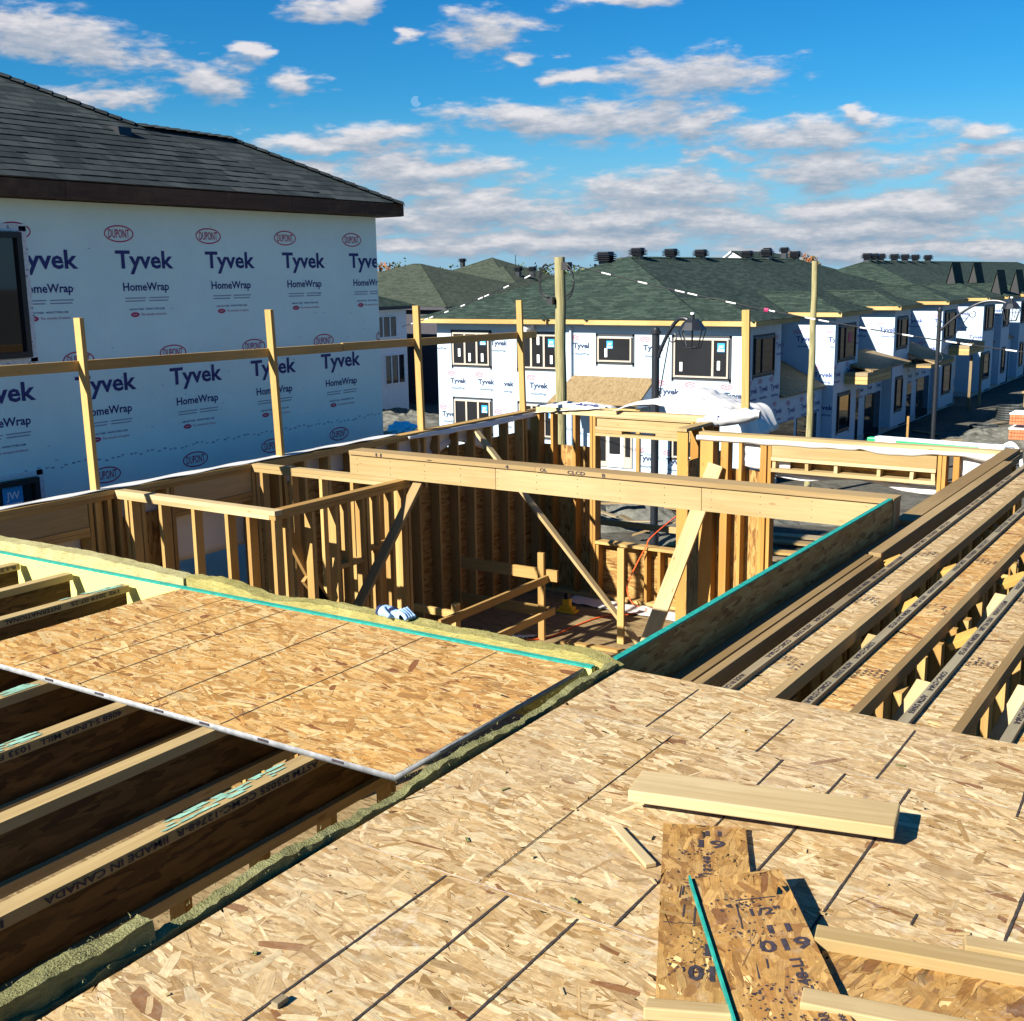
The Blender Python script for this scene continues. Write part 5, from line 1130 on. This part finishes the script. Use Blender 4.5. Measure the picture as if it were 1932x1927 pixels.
sp = MB(); sp.box(-22.95, -22.75, FY-0.25, FY-0.05, -0.32, -0.12, 'plastic_white'); sp.tube([(-22.85, FY-0.2, -0.22), (-22.95, FY-0.42, -0.30)], [0.10, 0.13], 'plastic_white', 10); sp.build('security_light', ta)
def wedge(parent, name, x0, x1, y0, y1, zl, zh, m='osb_grey', th=0.07):
    """sloped sheet: low edge at x1, high edge at x0"""
    mb = MB(); mb.hexa([(x0, y0, zh-th), (x0, y0, zh), (x1, y0, zl), (x1, y0, zl-th), (x0, y1, zh-th), (x0, y1, zh), (x1, y1, zl), (x1, y1, zl-th)], m); return mb.build(name, parent)
wedge(ta, 'garage_roof', -16.3, -14.45, 39.1, 43.6, -2.66, -1.72)
def bay_unit(label, y0, y1, yend, lg_n, lg_e, nwin, garages, r0, r1, hip0, hip1, xr=-14.2, wrapb=(), ez=0.10):
    t = house_thing('townhouse', (-20, (y0+yend)/2, GZ), label, TG)
    mb = MB(); W_ = 'house_wrap_shaded'
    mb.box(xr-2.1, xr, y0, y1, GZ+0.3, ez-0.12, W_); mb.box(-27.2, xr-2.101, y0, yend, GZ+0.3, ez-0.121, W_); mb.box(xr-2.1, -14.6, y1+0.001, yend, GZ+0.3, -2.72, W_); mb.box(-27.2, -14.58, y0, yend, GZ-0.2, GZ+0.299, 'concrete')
    PN = Plane((0, y0, 0), (1, 0, 0), (0, -1, 0)); PE = Plane((xr, 0, 0), (0, 1, 0), (1, 0, 0)); PG = Plane((-14.6, 0, 0), (0, 1, 0), (1, 0, 0))
    for x, z in lg_n: put_logo(mb, PN, x, z, 0.76, (xr-2.09, xr-0.01, GZ+.3, -.05), fine=False, c=0.004)
    for y, z in lg_e: put_logo(mb, PE, y, z, 0.76, (y0+0.02, y1-.02, GZ+.3, -.05), fine=False, c=0.004)
    for k in range(int((yend-y1)/1.25)): put_logo(mb, PG, y1+0.3+1.25*k, -3.35, 0.76, (y1+.05, yend-.05, GZ+.3, -2.75), fine=False, c=0.004)
    mb.build('wall', t)
    window(t, PE, y0+0.45, y1-0.48, -1.72, -0.46, (0.34,), 'frame_black'); window(t, PE, y0+0.6, y1-0.9, -4.5, -3.1, (), 'frame_black')
    for a0, a1, z1 in garages: gm = MB(); PG.box(gm, a0, a1, GZ+0.05, z1, 0.0, 0.03, 'glass'); gm.build('garage_door' if a1-a0 > 1.6 else 'door_opening', t)
    ridge_seg(t, RX0, RX1, r0, r1, ez, RS, hip0, hip1)
    hip_roof(t, -21.0, xr+0.38, y0-0.5, y1+0.5, ez+0.012, 0.37)
    wedge(t, 'garage_roof', xr-2.1, -14.45, y1+0.05, yend-0.05, -2.62, -1.70)
    return t
tb = bay_unit('second townhouse with a triangle of sunlight and a red reflection painted in its window', 43.69, 46.59, 51.6, [(-15.72, -1.0), (-14.47, -1.0), (-16.5, -2.3), (-14.98, -2.35), (-14.93, -3.6)], [(43.75, -2.35), (45.2, -2.3), (46.2, -1.0)], 1, [(46.9, 48.2, -3.2), (49.14, 51.3, -3.55)], 43.6, 51.6, False, False)
sm = MB(); sm.box(-14.168, -14.162, 45.2, 45.55, -1.1, -0.74, 'print_red'); sm.build('sign_reflection', tb)  # flat red panel painting a stop-sign-like reflection on the pane
tc_ = bay_unit('third townhouse with a smaller sunlit patch and an OSB canopy, behind the second', 51.67, 54.16, 60.0, [(-14.85, -1.0), (-16.1, -1.0), (-15.3, -2.45)], [(53.6, -.9)], 1, [(54.4, 56.4, -3.6), (57.4, 59.6, -3.5)], 51.6, 57.0, False, False)
td = bay_unit('fourth townhouse with a rounded sunlit patch left of the far street lamp', 60.13, 63.21, 65.2, [(-15.9, -0.95), (-14.6, -0.95), (-15.2, -2.3)], [], 1, [(63.6, 65.0, -3.4)], 57.0, 65.6, False, True)
te = bay_unit('fifth townhouse with a fully sunlit square of wrap behind the far street lamp', 69.39, 72.43, 74.4, [(-15.7, -0.9), (-14.9, -2.2)], [], 1, [(72.7, 74.0, -3.4)], 66.8, 74.4, True, False, ez=0.05)
tg_ = bay_unit('sixth townhouse with a narrow lit strip of wrap behind the far street lamp head', 74.51, 76.91, 80.0, [(-15.0, -0.9)], [], 1, [(77.2, 79.4, -3.4)], 74.4, 80.1, False, False, ez=0.05)
th_ = bay_unit('last townhouse of the row at the right photo edge', 80.16, 82.6, 125.0, [(-14.9, -0.9)], [], 1, [(83.0, 85.4, -3.4), (87.0, 89.4, -3.4)], 80.1, 125.6, False, True, ez=0.05)
for t_, x, y, zb, zt, w in ((tg_, -14.55, 73.95, 0.0, 1.45, 0.30), (th_, -14.55, 79.6, 0.0, 1.45, 0.30), (tg_, -17.6, 76.0, 0.75, 1.95, 0.27), (th_, -17.6, 82.0, 0.75, 1.95, 0.27)):
    gb = MB(); gb.face([(x-w, y, zb), (x+w, y, zb), (x, y, zt)], 'frame_black')
    for s_ in (-1, 1): gb.hexa([(x+s_*w*1.15, y-.1, zb-.1), (x+s_*w*1.15, y-.1, zb), (x+s_*w*1.15, y+2.2, zb), (x+s_*w*1.15, y+2.2, zb-.1), (x, y-.1, zt+.02), (x, y-.1, zt+.12), (x, y+2.2, zt+.12), (x, y+2.2, zt+.02)], 'shingle')
    gb.build('gable', t_)
for t_, x, y, z, q in ((td, -21.8, 56.0, 2.25, 0.62), (td, -21.8, 60.0, 2.2, 0.62), (te, -21.8, 72.6, 2.2, 0.62), (te, -21.8, 73.9, 2.2, 0.62), (tg_, -21.8, 75.4, 2.2, 0.62), (tg_, -21.8, 78.5, 2.2, 0.62), (th_, -21.8, 81.0, 2.2, 0.62), (th_, -21.8, 83.6, 2.2, 0.62), (th_, -21.8, 87.0, 2.2, 0.62)): roof_vent(t_, x, y, z, q, 0.55)
def canopy(parent, x0, x1, y0, y1, zl, zh, rz, ry1):
    """wooden canopy: a stacked lumber frame and an OSB sheet sloping down to its street side"""
    mb = MB()
    for k in range(3): mb.box(x0, x1, y0, y1, zl+k*(zh-zl)/3, zl+(k+1)*(zh-zl)/3-0.012, ('fascia_wood', 'fascia_wood', 'old_board')[k])
    mb.build('canopy_frame', parent); wedge(parent, 'canopy_roof', x0-0.9, x1+0.02, y0+0.6, ry1, zh+0.03, rz)
for x, y in ((-21.8, 45.2), (-21.8, 48.2)): roof_vent(tb, x, y, 2.2, 0.58, 0.5)
roof_vent(tc_, -21.8, 53.5, 2.2, 0.58, 0.5)
canopy(tb, -14.35, -13.3, 45.0, 48.2, -2.70, -2.24, -1.72, 51.2)
canopy(tc_, -14.6, -13.0, 53.4, 57.7, -2.66, -2.50, -1.60, 57.7)
canopy(td, -14.3, -13.2, 61.7, 65.2, -2.62, -2.12, -1.9, 65.2)
for t_, y in ((tc_, 55.0), (td, 64.6), (td, 62.2)):
    mb = MB(); mb.box(-13.25, -13.12, y, y+0.12, GZ, -2.66, 'old_board'); mb.build('canopy_post', t_)

# gable of another house peeking over the ridge
hk = house_thing('far_house', (-35, 88, GZ), 'far house with a white trimmed gable peeking over the long ridge')
mb = MB(); mb.face([(-38.2, 86, 1.6), (-33.4, 86, 1.6), (-36.3, 86, 3.2)], 'siding_white'); mb.box(-38.2, -30, 86.1, 94, GZ, 1.6, 'siding_white'); mb.build('wall', hk)
mb = MB(); mb.hexa([(-36.3, 85.8, 3.2), (-36.3, 94, 3.2), (-36.3, 94, 3.3), (-36.3, 85.8, 3.3), (-38.6, 85.8, 1.5), (-38.6, 94, 1.5), (-38.6, 94, 1.65), (-38.6, 85.8, 1.65)], 'siding_white')
mb.face([(-36.3, 85.8, 3.31), (-36.3, 94, 3.31), (-29.5, 94, 1.5), (-31.3, 85.8, 1.5)], 'shingle'); mb.build('roof', hk)
for x in (-34.6, -33.2): roof_vent(hk, x, 89, 3.0, 0.7, 0.6)

# ------------------------------------------------------------------ houses behind, at the left
HB = 'finished houses behind the left house'
def back_house(label, x0, x1, y0, y1, ez, s, m, wall, wins=(), vents=(), over=0.4, fas='siding_dark'):
    t = house_thing('far_house', ((x0+x1)/2, (y0+y1)/2, GZ), label, HB)
    mb = MB(); mb.box(x0, x1, y0, y1, GZ, ez, wall); mb.build('wall', t)
    PE = Plane((x1, 0, 0), (0, 1, 0), (1, 0, 0))
    for w in wins: window(t, PE, *w, (0.33, 0.67) if w[1]-w[0] > 1.2 else (0.5,), 'siding_white' if wall == 'siding_white' else 'frame_black', tape=False)
    hip_roof(t, x0-over, x1+over, y0-over, y1+over, ez+0.05, s, m, fascia=fas)
    for x, y, z in vents: roof_vent(t, x, y, z, 0.6, 0.5)
    return t
back_house('pale grey house with white windows just right of the big wrapped house', -52, -40, 38, 50.2, 0.10, 0.36, 'shingle', 'siding_white', [(47.6, 49.3, -1.5, -0.35), (48.2, 49.9, -4.0, -2.4)], [(-46.5, 44, 2.4), (-45.3, 45, 2.4)])
back_house('dark walled house with a tall green hip roof left of the sunlit facade', -55, -39.6, 53.2, 68, -0.05, 0.32, 'shingle_green', 'siding_dark', [(55.5, 56.5, -3.4, -1.6)], [])
back_house('dark house with twin roof vents behind the two-tone roofs', -58, -45.5, 71, 84, -0.05, 0.36, 'shingle_green', 'siding_dark', [], [(-49.6, 76.2, 1.9), (-48.7, 76.8, 1.9)])
back_house('farther house whose pointed green roof tops the left roofline', -70, -55, 84, 99, 0.0, 0.42, 'shingle_green', 'siding_dark', [], [(-64.8, 90, 2.9)])
back_house('house with a sunlit tan shingle roof and one vent left of the pole', -56, -43.0, 86, 100, -0.4, 0.5, 'shingle_tan', 'siding_dark', [], [(-48.0, 90.0, 2.0)])
back_house('small house with low green roof in front of the tan roof', -49, -40.5, 70, 78, -0.6, 0.42, 'shingle_green', 'siding_dark', [], [])
back_house('dark far house behind the left corner of the big wrapped house', -74, -60, 66, 80, 0.0, 0.38, 'shingle', 'siding_dark', [], [(-62, 70, 2.0), (-61, 71, 1.9), (-63.5, 72, 2.3)])
# ------------------------------------------------------------------ poles, lamps, wire
def pole(x, y, zt, r, label):
    t = thing('utility_pole', (x, y, GZ), label, 'utility pole')
    mb = MB(); n = 14; mb.tube([(x+0.012*math.sin(i*1.7), y, GZ+(zt-GZ)*i/n) for i in range(n+1)], [r*(1.12-0.2*i/n) for i in range(n+1)], 'pole_wood', 18); mb.build('shaft', t, smooth=False)
    return t
p1 = pole(-14.45, 24.0, 2.02, 0.135, 'thick weathered wooden pole with black cable loops at its top')
mb = MB()
for k, (dx, r) in enumerate(((-0.16, 0.42), (0.20, 0.40), (-0.10, 0.34), (0.24, 0.30))):
    pts = []
    for i in range(17):
        a = -0.3+(PI*1.15)*i/16; pts.append((-14.45+dx*1.5+math.copysign(0.22*math.sin(a), dx), 23.8-0.05*k, 1.45+r*math.cos(a)))
    mb.tube(pts, 0.016, 'cable_black', 6)
mb.box(-14.30, -14.12, 23.8, 24.0, 1.72, 1.90, 'cable_black'); mb.box(-14.66, -14.52, 23.75, 23.95, 0.92, 1.10, 'cable_black')
mb.build('cable_loop', p1)
pole(-12.42, 36.0, 1.93, 0.10, 'slender wooden pole in front of the second townhouse')
def arc(p, q, b, n=12):
    p, q, b = Vector(p), Vector(q), Vector(b); return [p*(1-t)**2+b*2*t*(1-t)+q*t*t for t in [i/n for i in range(n+1)]]
def lamp(x, y, zt, dirx, diry, label, reach, thick=0.075):
    t = thing('street_lamp', (x, y, GZ), label, 'street lamp', 'black street lamps')
    mb = MB(); mb.tube([(x, y, GZ), (x, y, GZ+1.2), (x, y, GZ+1.21), (x, y, zt-0.07), (x, y, zt-0.03), (x, y, zt)], [thick*1.25, thick*1.25, thick, thick*0.95, thick*0.7, thick*0.2], 'black_metal', 16)
    mb.tube([(x, y, zt-0.16), (x, y, zt-0.10)], thick*1.35, 'black_metal', 16); mb.build('post', t)
    d = Vector((dirx, diry, 0)).normalized(); o = Vector((x, y, zt-0.82)); mb = MB(); Z = Vector((0, 0, 1))
    top = o+d*0.66*reach+Z*1.0; end = o+d*0.98*reach+Z*0.78
    mb.tube(arc(o, top, o+d*0.40*reach+Z*0.92, 10)+arc(top, end, top+d*0.25*reach+Z*0.05, 8)[1:], 0.042, 'black_metal', 10)
    s1 = o+d*0.46*reach+Z*0.58
    mb.tube([s1+d*(0.10*math.sin(a))+Z*(0.10*math.cos(a)) for a in [i*0.42 for i in range(13)]], 0.015, 'black_metal', 6); mb.tube([s1+d*(-0.08), o+Z*-0.75+d*0.10], 0.014, 'black_metal', 6)
    c2 = o+Z*-0.85+d*0.06; mb.tube([c2+d*(0.12*math.sin(a))+Z*(0.13*math.cos(a)) for a in [i*0.4 for i in range(13)]], 0.016, 'black_metal', 6)
    mb.build('arm', t)
    L = Vector((x, y, zt))+d*0.98*reach; mb = MB()
    def ring(zo, w): return [L+Vector((w*math.cos(a), w*math.sin(a), zo)) for a in [PI/8+i*PI/4 for i in range(8)]]
    r0, r1, r2_ = ring(0.17, 0.12), ring(0.10, 0.20), ring(-0.06, 0.31)
    for a, b in ((r0, r1), (r1, r2_)):
        for i in range(8): mb.face([a[i], a[(i+1) % 8], b[(i+1) % 8], b[i]], 'black_metal')
    mb.face(r0, 'black_metal'); mb.face(r2_, 'cable_black'); mb.tube([L+Z*0.17, L+Z*0.27], 0.05, 'black_metal', 10); mb.tube([L+Z*0.27, L+Z*0.31], 0.045, 'plastic_white', 10)
    mb.build('lamp_head', t)
    mb = MB(); r3 = ring(-0.07, 0.29); r4 = ring(-0.44, 0.18)
    for i in range(8): mb.tube([r3[i], r4[i]], 0.012, 'black_metal', 5)
    for i in range(8): mb.tube([r4[i], r4[(i+1) % 8]], 0.014, 'black_metal', 5)
    mb.build('lantern_cage', t)
lamp(-11.68, 23.5, 0.46, 0.95, -0.15, 'large black street lamp with curled arm in front of the sunlit facade', 0.98, 0.09)
lamp(-9.55, 40.0, 0.42, 0.95, -0.05, 'smaller far street lamp in front of the shaded townhouses', 2.25, 0.07)
wr = thing('overhead_wire', (-14.45, 24, 1.8), 'overhead wire with white sleeves slung from the thick wooden pole', 'wire')
def sag(p, q, s_, n): p, q = Vector(p), Vector(q); return [p.lerp(q, i/n)+Vector((0, 0, -s_*4*(i/n)*(1-i/n))) for i in range(n+1)]
mb = MB()
for p, q, s_, n in (((-14.6, 24, 1.88), (-24.5, 30.5, 0.02), 0.12, 26), ((-14.3, 24, 1.88), (1.2, 27.0, -0.62), 0.42, 54)):
    pts = sag(p, q, s_, n); mb.tube(pts, 0.014, 'cable_black', 6)
    for i in range(1, n):
        if (i*7) % 10 < 4: sl_ = MB(); sl_.tube([pts[i].lerp(pts[i+1], 0.05), pts[i].lerp(pts[i+1], 0.80)], 0.017, 'cable_white', 6); sl_.build('sleeve', wr)
    if n > 30: fl2 = MB(); fl2.tube([pts[16], pts[16].lerp(pts[17], 0.3)], 0.045, 'print_red', 6); fl2.build('red_flag', wr)
mb.build('cable', wr)

# ------------------------------------------------------------------ things in the street and yard
def pallet(x, y, z, label):
    t = thing('brick_pallet', (x, y, z), label, 'bricks', 'pallets of red brick at the right edge')
    for k in range(2):
        mb = MB(); zz = z+0.15+k*0.62
        for i in range(3):
            for j in range(11):
                for s_ in range(1): mb.box(x-0.6+j*0.11, x-0.6+j*0.11+0.1, y-0.6, y+0.6, zz+i*0.14, zz+i*0.14+0.12, 'brick_red', ax=1)
        mb.build('brick_stack', t); mb = MB(); mb.box(x-0.62, x+0.62, y-0.62, y+0.62, zz+0.42, zz+0.47, 'plastic_white'); mb.build('wrapping', t)
    part(t, 'pallet', [(x-0.6, x+0.6, y-0.6, y+0.6, z, z+0.12)], 'old_board')
pallet(-8.55, 51.6, -5.45, 'front pallet of red bricks at the right edge of the street')
pallet(-7.9, 55.0, -5.45, 'rear pallet of red bricks at the right edge of the street')
def coil(x, y, r, n, label):
    mb = MB()
    for k in range(n): mb.tube([(x+r*math.cos(a), y+r*math.sin(a), GZ+0.06+0.11*k) for a in [i*2*PI/24 for i in range(25)]], 0.06, 'pipe_black', 6, cap=False)
    tag(mb.build('pipe_coil'), label, 'pipe coil', 'coils of black drain pipe')
coil(-10.8, 54.3, 0.55, 3, 'low coil of black drain pipe on the lit patch of street')
coil(-10.6, 59.6, 0.7, 6, 'tall stacked coil of black drain pipe beside the brick pallets')
bx = MB(); bx.box(-10.2, -8.2, 60, 61.2, GZ, GZ+1.25, 'spruce_grey'); bx.box(-10.3, -8.1, 59.95, 61.25, GZ+1.25, GZ+1.33, 'spruce_grey'); tag(bx.build('site_crate'), 'pale wooden crate behind the brick pallets at the right edge', 'crate')
bo = thing('lift_boom', (-5.5, 24, -2.4), 'white and green machine boom lying level just beyond the front wall', 'lift boom')
mb = MB(); mb.beam((-6.85, 24, -1.88), (-4.35, 23.6, -1.86), 0.20, 0.26, 'plastic_white'); mb.build('boom_arm', bo, bevel=0.02)
mb = MB(); mb.beam((-6.4, 23.85, -1.83), (-4.75, 23.58, -1.82), 0.10, 0.08, 'plastic_green'); mb.box(-7.02, -6.75, 23.9, 24.1, -1.88, -1.78, 'plastic_green'); mb.build('green_cylinder', bo, bevel=0.015)
mb = MB(); mb.box(-4.55, -4.1, 23.4, 23.9, -2.6, -1.75, 'plastic_white'); mb.tube(smooth_path([(-4.3, 23.4, -1.75), (-4.15, 23.4, -1.65), (-4.0, 23.4, -1.8), (-3.9, 23.4, -2.2)]), 0.04, 'cable_black', 7); mb.build('boom_head', bo, bevel=0.02)
st_ = plank('grade_stake', (-6.75, 26, -3.2), (-6.75, 26, -1.55), 0.05, 0.03, 'thin sunlit wooden stake rising above the green end of the boom', 'spruce', 'stake', up=(0, 1, 0))
pk = MB()
rr = random.Random(21)
tb_ = MB()
def crumple(u, v):
    a, b = 2*PI*u, PI*(v-0.5); r = 0.34+0.10*mnoise.noise(Vector((math.cos(a)*2, math.sin(a)*2, b*2)))+0.06*mnoise.noise(Vector((math.cos(a)*6, math.sin(a)*6, b*6)))
    return (-13.72+0.75*r*math.cos(a)*math.cos(b), 17.0+0.8*r*math.sin(a)*math.cos(b), -1.20+0.38*r*math.sin(b))
tb_.grid(crumple, 30, 16, 'tarp_cyan'); tag(tb_.build('crumpled_tarp'), 'crumpled bright blue tarp bundle beyond the left wall', 'tarp')
sh_ = MB(); sh_.box(-14.4, -13.2, 16.5, 17.7, GZ, -1.31, 'old_board'); tag(sh_.build('lumber_stack'), 'stack of old boards under the blue tarp bundle', 'lumber stack')
for i in range(9):
    x, y = rr.uniform(-16, -12.8), rr.uniform(27.2, 30.5); a = rr.uniform(-0.5, 0.5); L = rr.uniform(1.2, 2.6)
    plank('scrap_board', (x-L/2*math.cos(a), y-L/2*math.sin(a), -5.1+rr.uniform(-.3, .3)), (x+L/2*math.cos(a), y+L/2*math.sin(a), -5.0+rr.uniform(-.3, .3)), 0.18, 0.03, 'scrap board lying on the rubble beyond the left front window opening', rr.choice(['old_board', 'spruce_grey']), 'board', 'scrap boards on the rubble', bevel=0)
for i, (x, y, a, L, lab) in enumerate(((-11.6, 50.5, 0.4, 2.6, 'weathered board lying on the lit patch of street by the low pipe coil'), (-12.8, 52.5, -0.7, 1.8, 'short board lying in the street left of the low pipe coil'), (-11.0, 56.8, 1.1, 2.2, 'board lying across the street between the two pipe coils'), (-12.4, 47.0, 0.2, 2.0, 'board lying in the shaded street below the far street lamp'))):
    plank('street_board', (x-L/2*math.cos(a), y-L/2*math.sin(a), GZ+0.06), (x+L/2*math.cos(a), y+L/2*math.sin(a), GZ+0.09), 0.2, 0.04, lab, rr.choice(['old_board', 'spruce_grey']), 'board', 'boards lying in the street', bevel=0)
pc = thing('porch_platform', (-7.2, 14.9, -3.0), 'OSB porch platform with a lumber rail outside the left front window opening', 'porch')
part(pc, 'floor', [(-9.2, -5.6, 13.8, 15.4, -2.62, -2.58)], 'osb_grey')
part(pc, 'rail', [(-8.6, -6.5, 14.98, 15.02, -2.10, -2.01)], 'spruce_pale')
for x in (-8.5, -6.6): part(pc, 'post', [(x, x+0.09, 15.02, 15.06, -2.6, -1.9)], 'spruce')
for x in (-9.0, -5.9): part(pc, 'support', [(x, x+0.1, 15.2, 15.3, GZ, -2.63)], 'spruce_grey')
nt = thing('nail_gun_case', (-6.35, 14.4, -2.58), 'yellow tool case on the porch platform behind the leaning plank', 'tool case')
part(nt, 'body', [(-6.6, -6.2, 14.25, 14.5, -2.575, -2.42)], 'tool_yellow', 0, 0.02); part(nt, 'handle', [(-6.5, -6.3, 14.34, 14.40, -2.42, -2.36)], 'cable_black', 0, 0.01)
cbk = MB()
for i in range(4): cbk.box(-15.0+i*0.62, -14.42+i*0.62, 33.0, 33.6, GZ, GZ+0.95, 'concrete')
tag(cbk.build('concrete_blocks', bevel=0.02), 'row of grey concrete blocks seen through the left front window opening', 'concrete blocks')
for i in range(8):
    y = 16.5+i*0.62; plank('stacked_lumber', (-9.2, y-0.25*(i % 3), -3.36+0.03*(i % 2)), (-3.6, y+0.55, -3.30), 0.26, 0.04, 'loose plank laid on the ground outside the wide front opening', ['spruce_grey', 'old_board', 'spruce'][i % 3], 'board', 'planks outside the wide front opening', bevel=0)
sd = MB(); sd.box(-9.4, -1.4, 15.6, 22.2, GZ, -3.42, 'dirt'); sd.box(-5.5, -1.4, 13.8, 15.59, GZ, -3.43, 'dirt'); tag(sd.build('earth_bank'), kind='structure')
mb = MB(); mb.beam((-4.6, 13.6, -2.6), (-2.6, 16.2, -2.45), 0.24, 0.24, 'spruce'); tag(mb.build('timber_beam', bevel=0.004), 'thick pale timber outside the wide front opening beside the rim board', 'beam')

# ------------------------------------------------------------------ trees
def leaf_crown(mb, cx, cy, cz, rx, rz, n, m, seed, ls=0.35, m2=None):
    r = random.Random(seed); lobes = [(r.uniform(-.6, .6)*rx, r.uniform(-.6, .6)*rx, r.uniform(-.45, .5)*rz, r.uniform(0.35, 0.6)) for _ in range(9)]
    for i in range(n):
        lx, ly, lz, k = r.choice(lobes); v = Vector((r.gauss(0, 1), r.gauss(0, 1), r.gauss(0, 1))).normalized()*r.uniform(0.55, 1.0)
        p = Vector((cx+lx+v.x*rx*k, cy+ly+v.y*rx*k, cz+lz+v.z*rz*k)); a = Vector((r.uniform(-1, 1), r.uniform(-1, 1), r.uniform(-1, 1))).normalized(); b = a.cross(Vector((r.uniform(-1, 1), r.uniform(-1, 1), r.uniform(-1, 1)))).normalized(); s_ = ls*r.uniform(0.5, 1.2)
        mb.face([p-a*s_, p+b*s_*0.7, p+a*s_, p-b*s_*0.7], m2 if (m2 and r.random() < 0.3) else m)
def tree(x, y, h, w, m, label, seed, m2=None, n=2600, ls=0.22):
    t = thing('tree', (x, y, GZ), label, 'tree', 'single trees behind the far roofs')
    mb = MB(); r = random.Random(seed); mb.tube([(x, y, GZ), (x+.2, y, GZ+h*0.35), (x, y, GZ+h*0.7)], [0.32, 0.24, 0.1], 'trunk', 8)
    for k in range(6): a = k*1.05; mb.tube([(x, y, GZ+h*0.38), (x+w*0.35*math.cos(a), y+w*0.35*math.sin(a), GZ+h*(0.6+0.04*k))], [0.14, 0.05], 'trunk', 6)
    mb.build('trunk', t); mb = MB(); leaf_crown(mb, x, y, GZ+h*0.66, w/2, h*0.36, n, m, seed, ls, m2); mb.build('crown', t)
tree(-80, 128, 8.6, 7, 'leaf_green', 'bright green tree just left of the wooden pole top', 1, 'leaf_dark')
tree(-86, 131, 8.2, 6, 'leaf_green', 'darker green tree between the tan roof and the wooden pole', 2, 'leaf_dark')
tree(-72, 128, 8.0, 6, 'leaf_olive', 'olive tree just right of the wooden pole top', 3, 'leaf_green')
tree(-70, 142, 8.6, 7, 'leaf_orange', 'orange autumn tree right of the wooden pole', 4, 'leaf_olive')
tree(-50.5, 140, 9.6, 6, 'leaf_orange', 'orange autumn tree over the ridge between roof vents', 5, 'leaf_olive')
tree(-22, 150, 9.6, 7, 'leaf_orange', 'orange tree top over the long far building at the right', 6, 'leaf_olive')
fwd_ = MB(); r = random.Random(33)
for i in range(150):
    a = math.radians(-62+i*0.37+r.uniform(-.2, .2)); d = r.uniform(210, 300); x, y = d*math.sin(a), d*math.cos(a); hh = r.uniform(7.5, 10.5)*(1 if i < 95 else 0.72)
    m = r.choice(['leaf_dark', 'leaf_dark', 'leaf_dark', 'leaf_olive', 'leaf_green', 'leaf_orange' if r.random() < .5 else 'leaf_dark'])
    leaf_crown(fwd_, x, y, GZ+hh*0.6, r.uniform(4, 6), hh*0.5, 420, m, i, 0.42, 'leaf_dark')
tag(fwd_.build('far_woods'), 'low dark line of far woods along the horizon', 'woods', kind='stuff')
hzm = MB(); hzm.tube([(-140.7, 215, GZ+11.7*i/3) for i in range(4)], 0.09, 'black_metal', 5); tag(hzm.build('radio_mast'), 'thin mast on the horizon left of the wooden pole', 'mast')
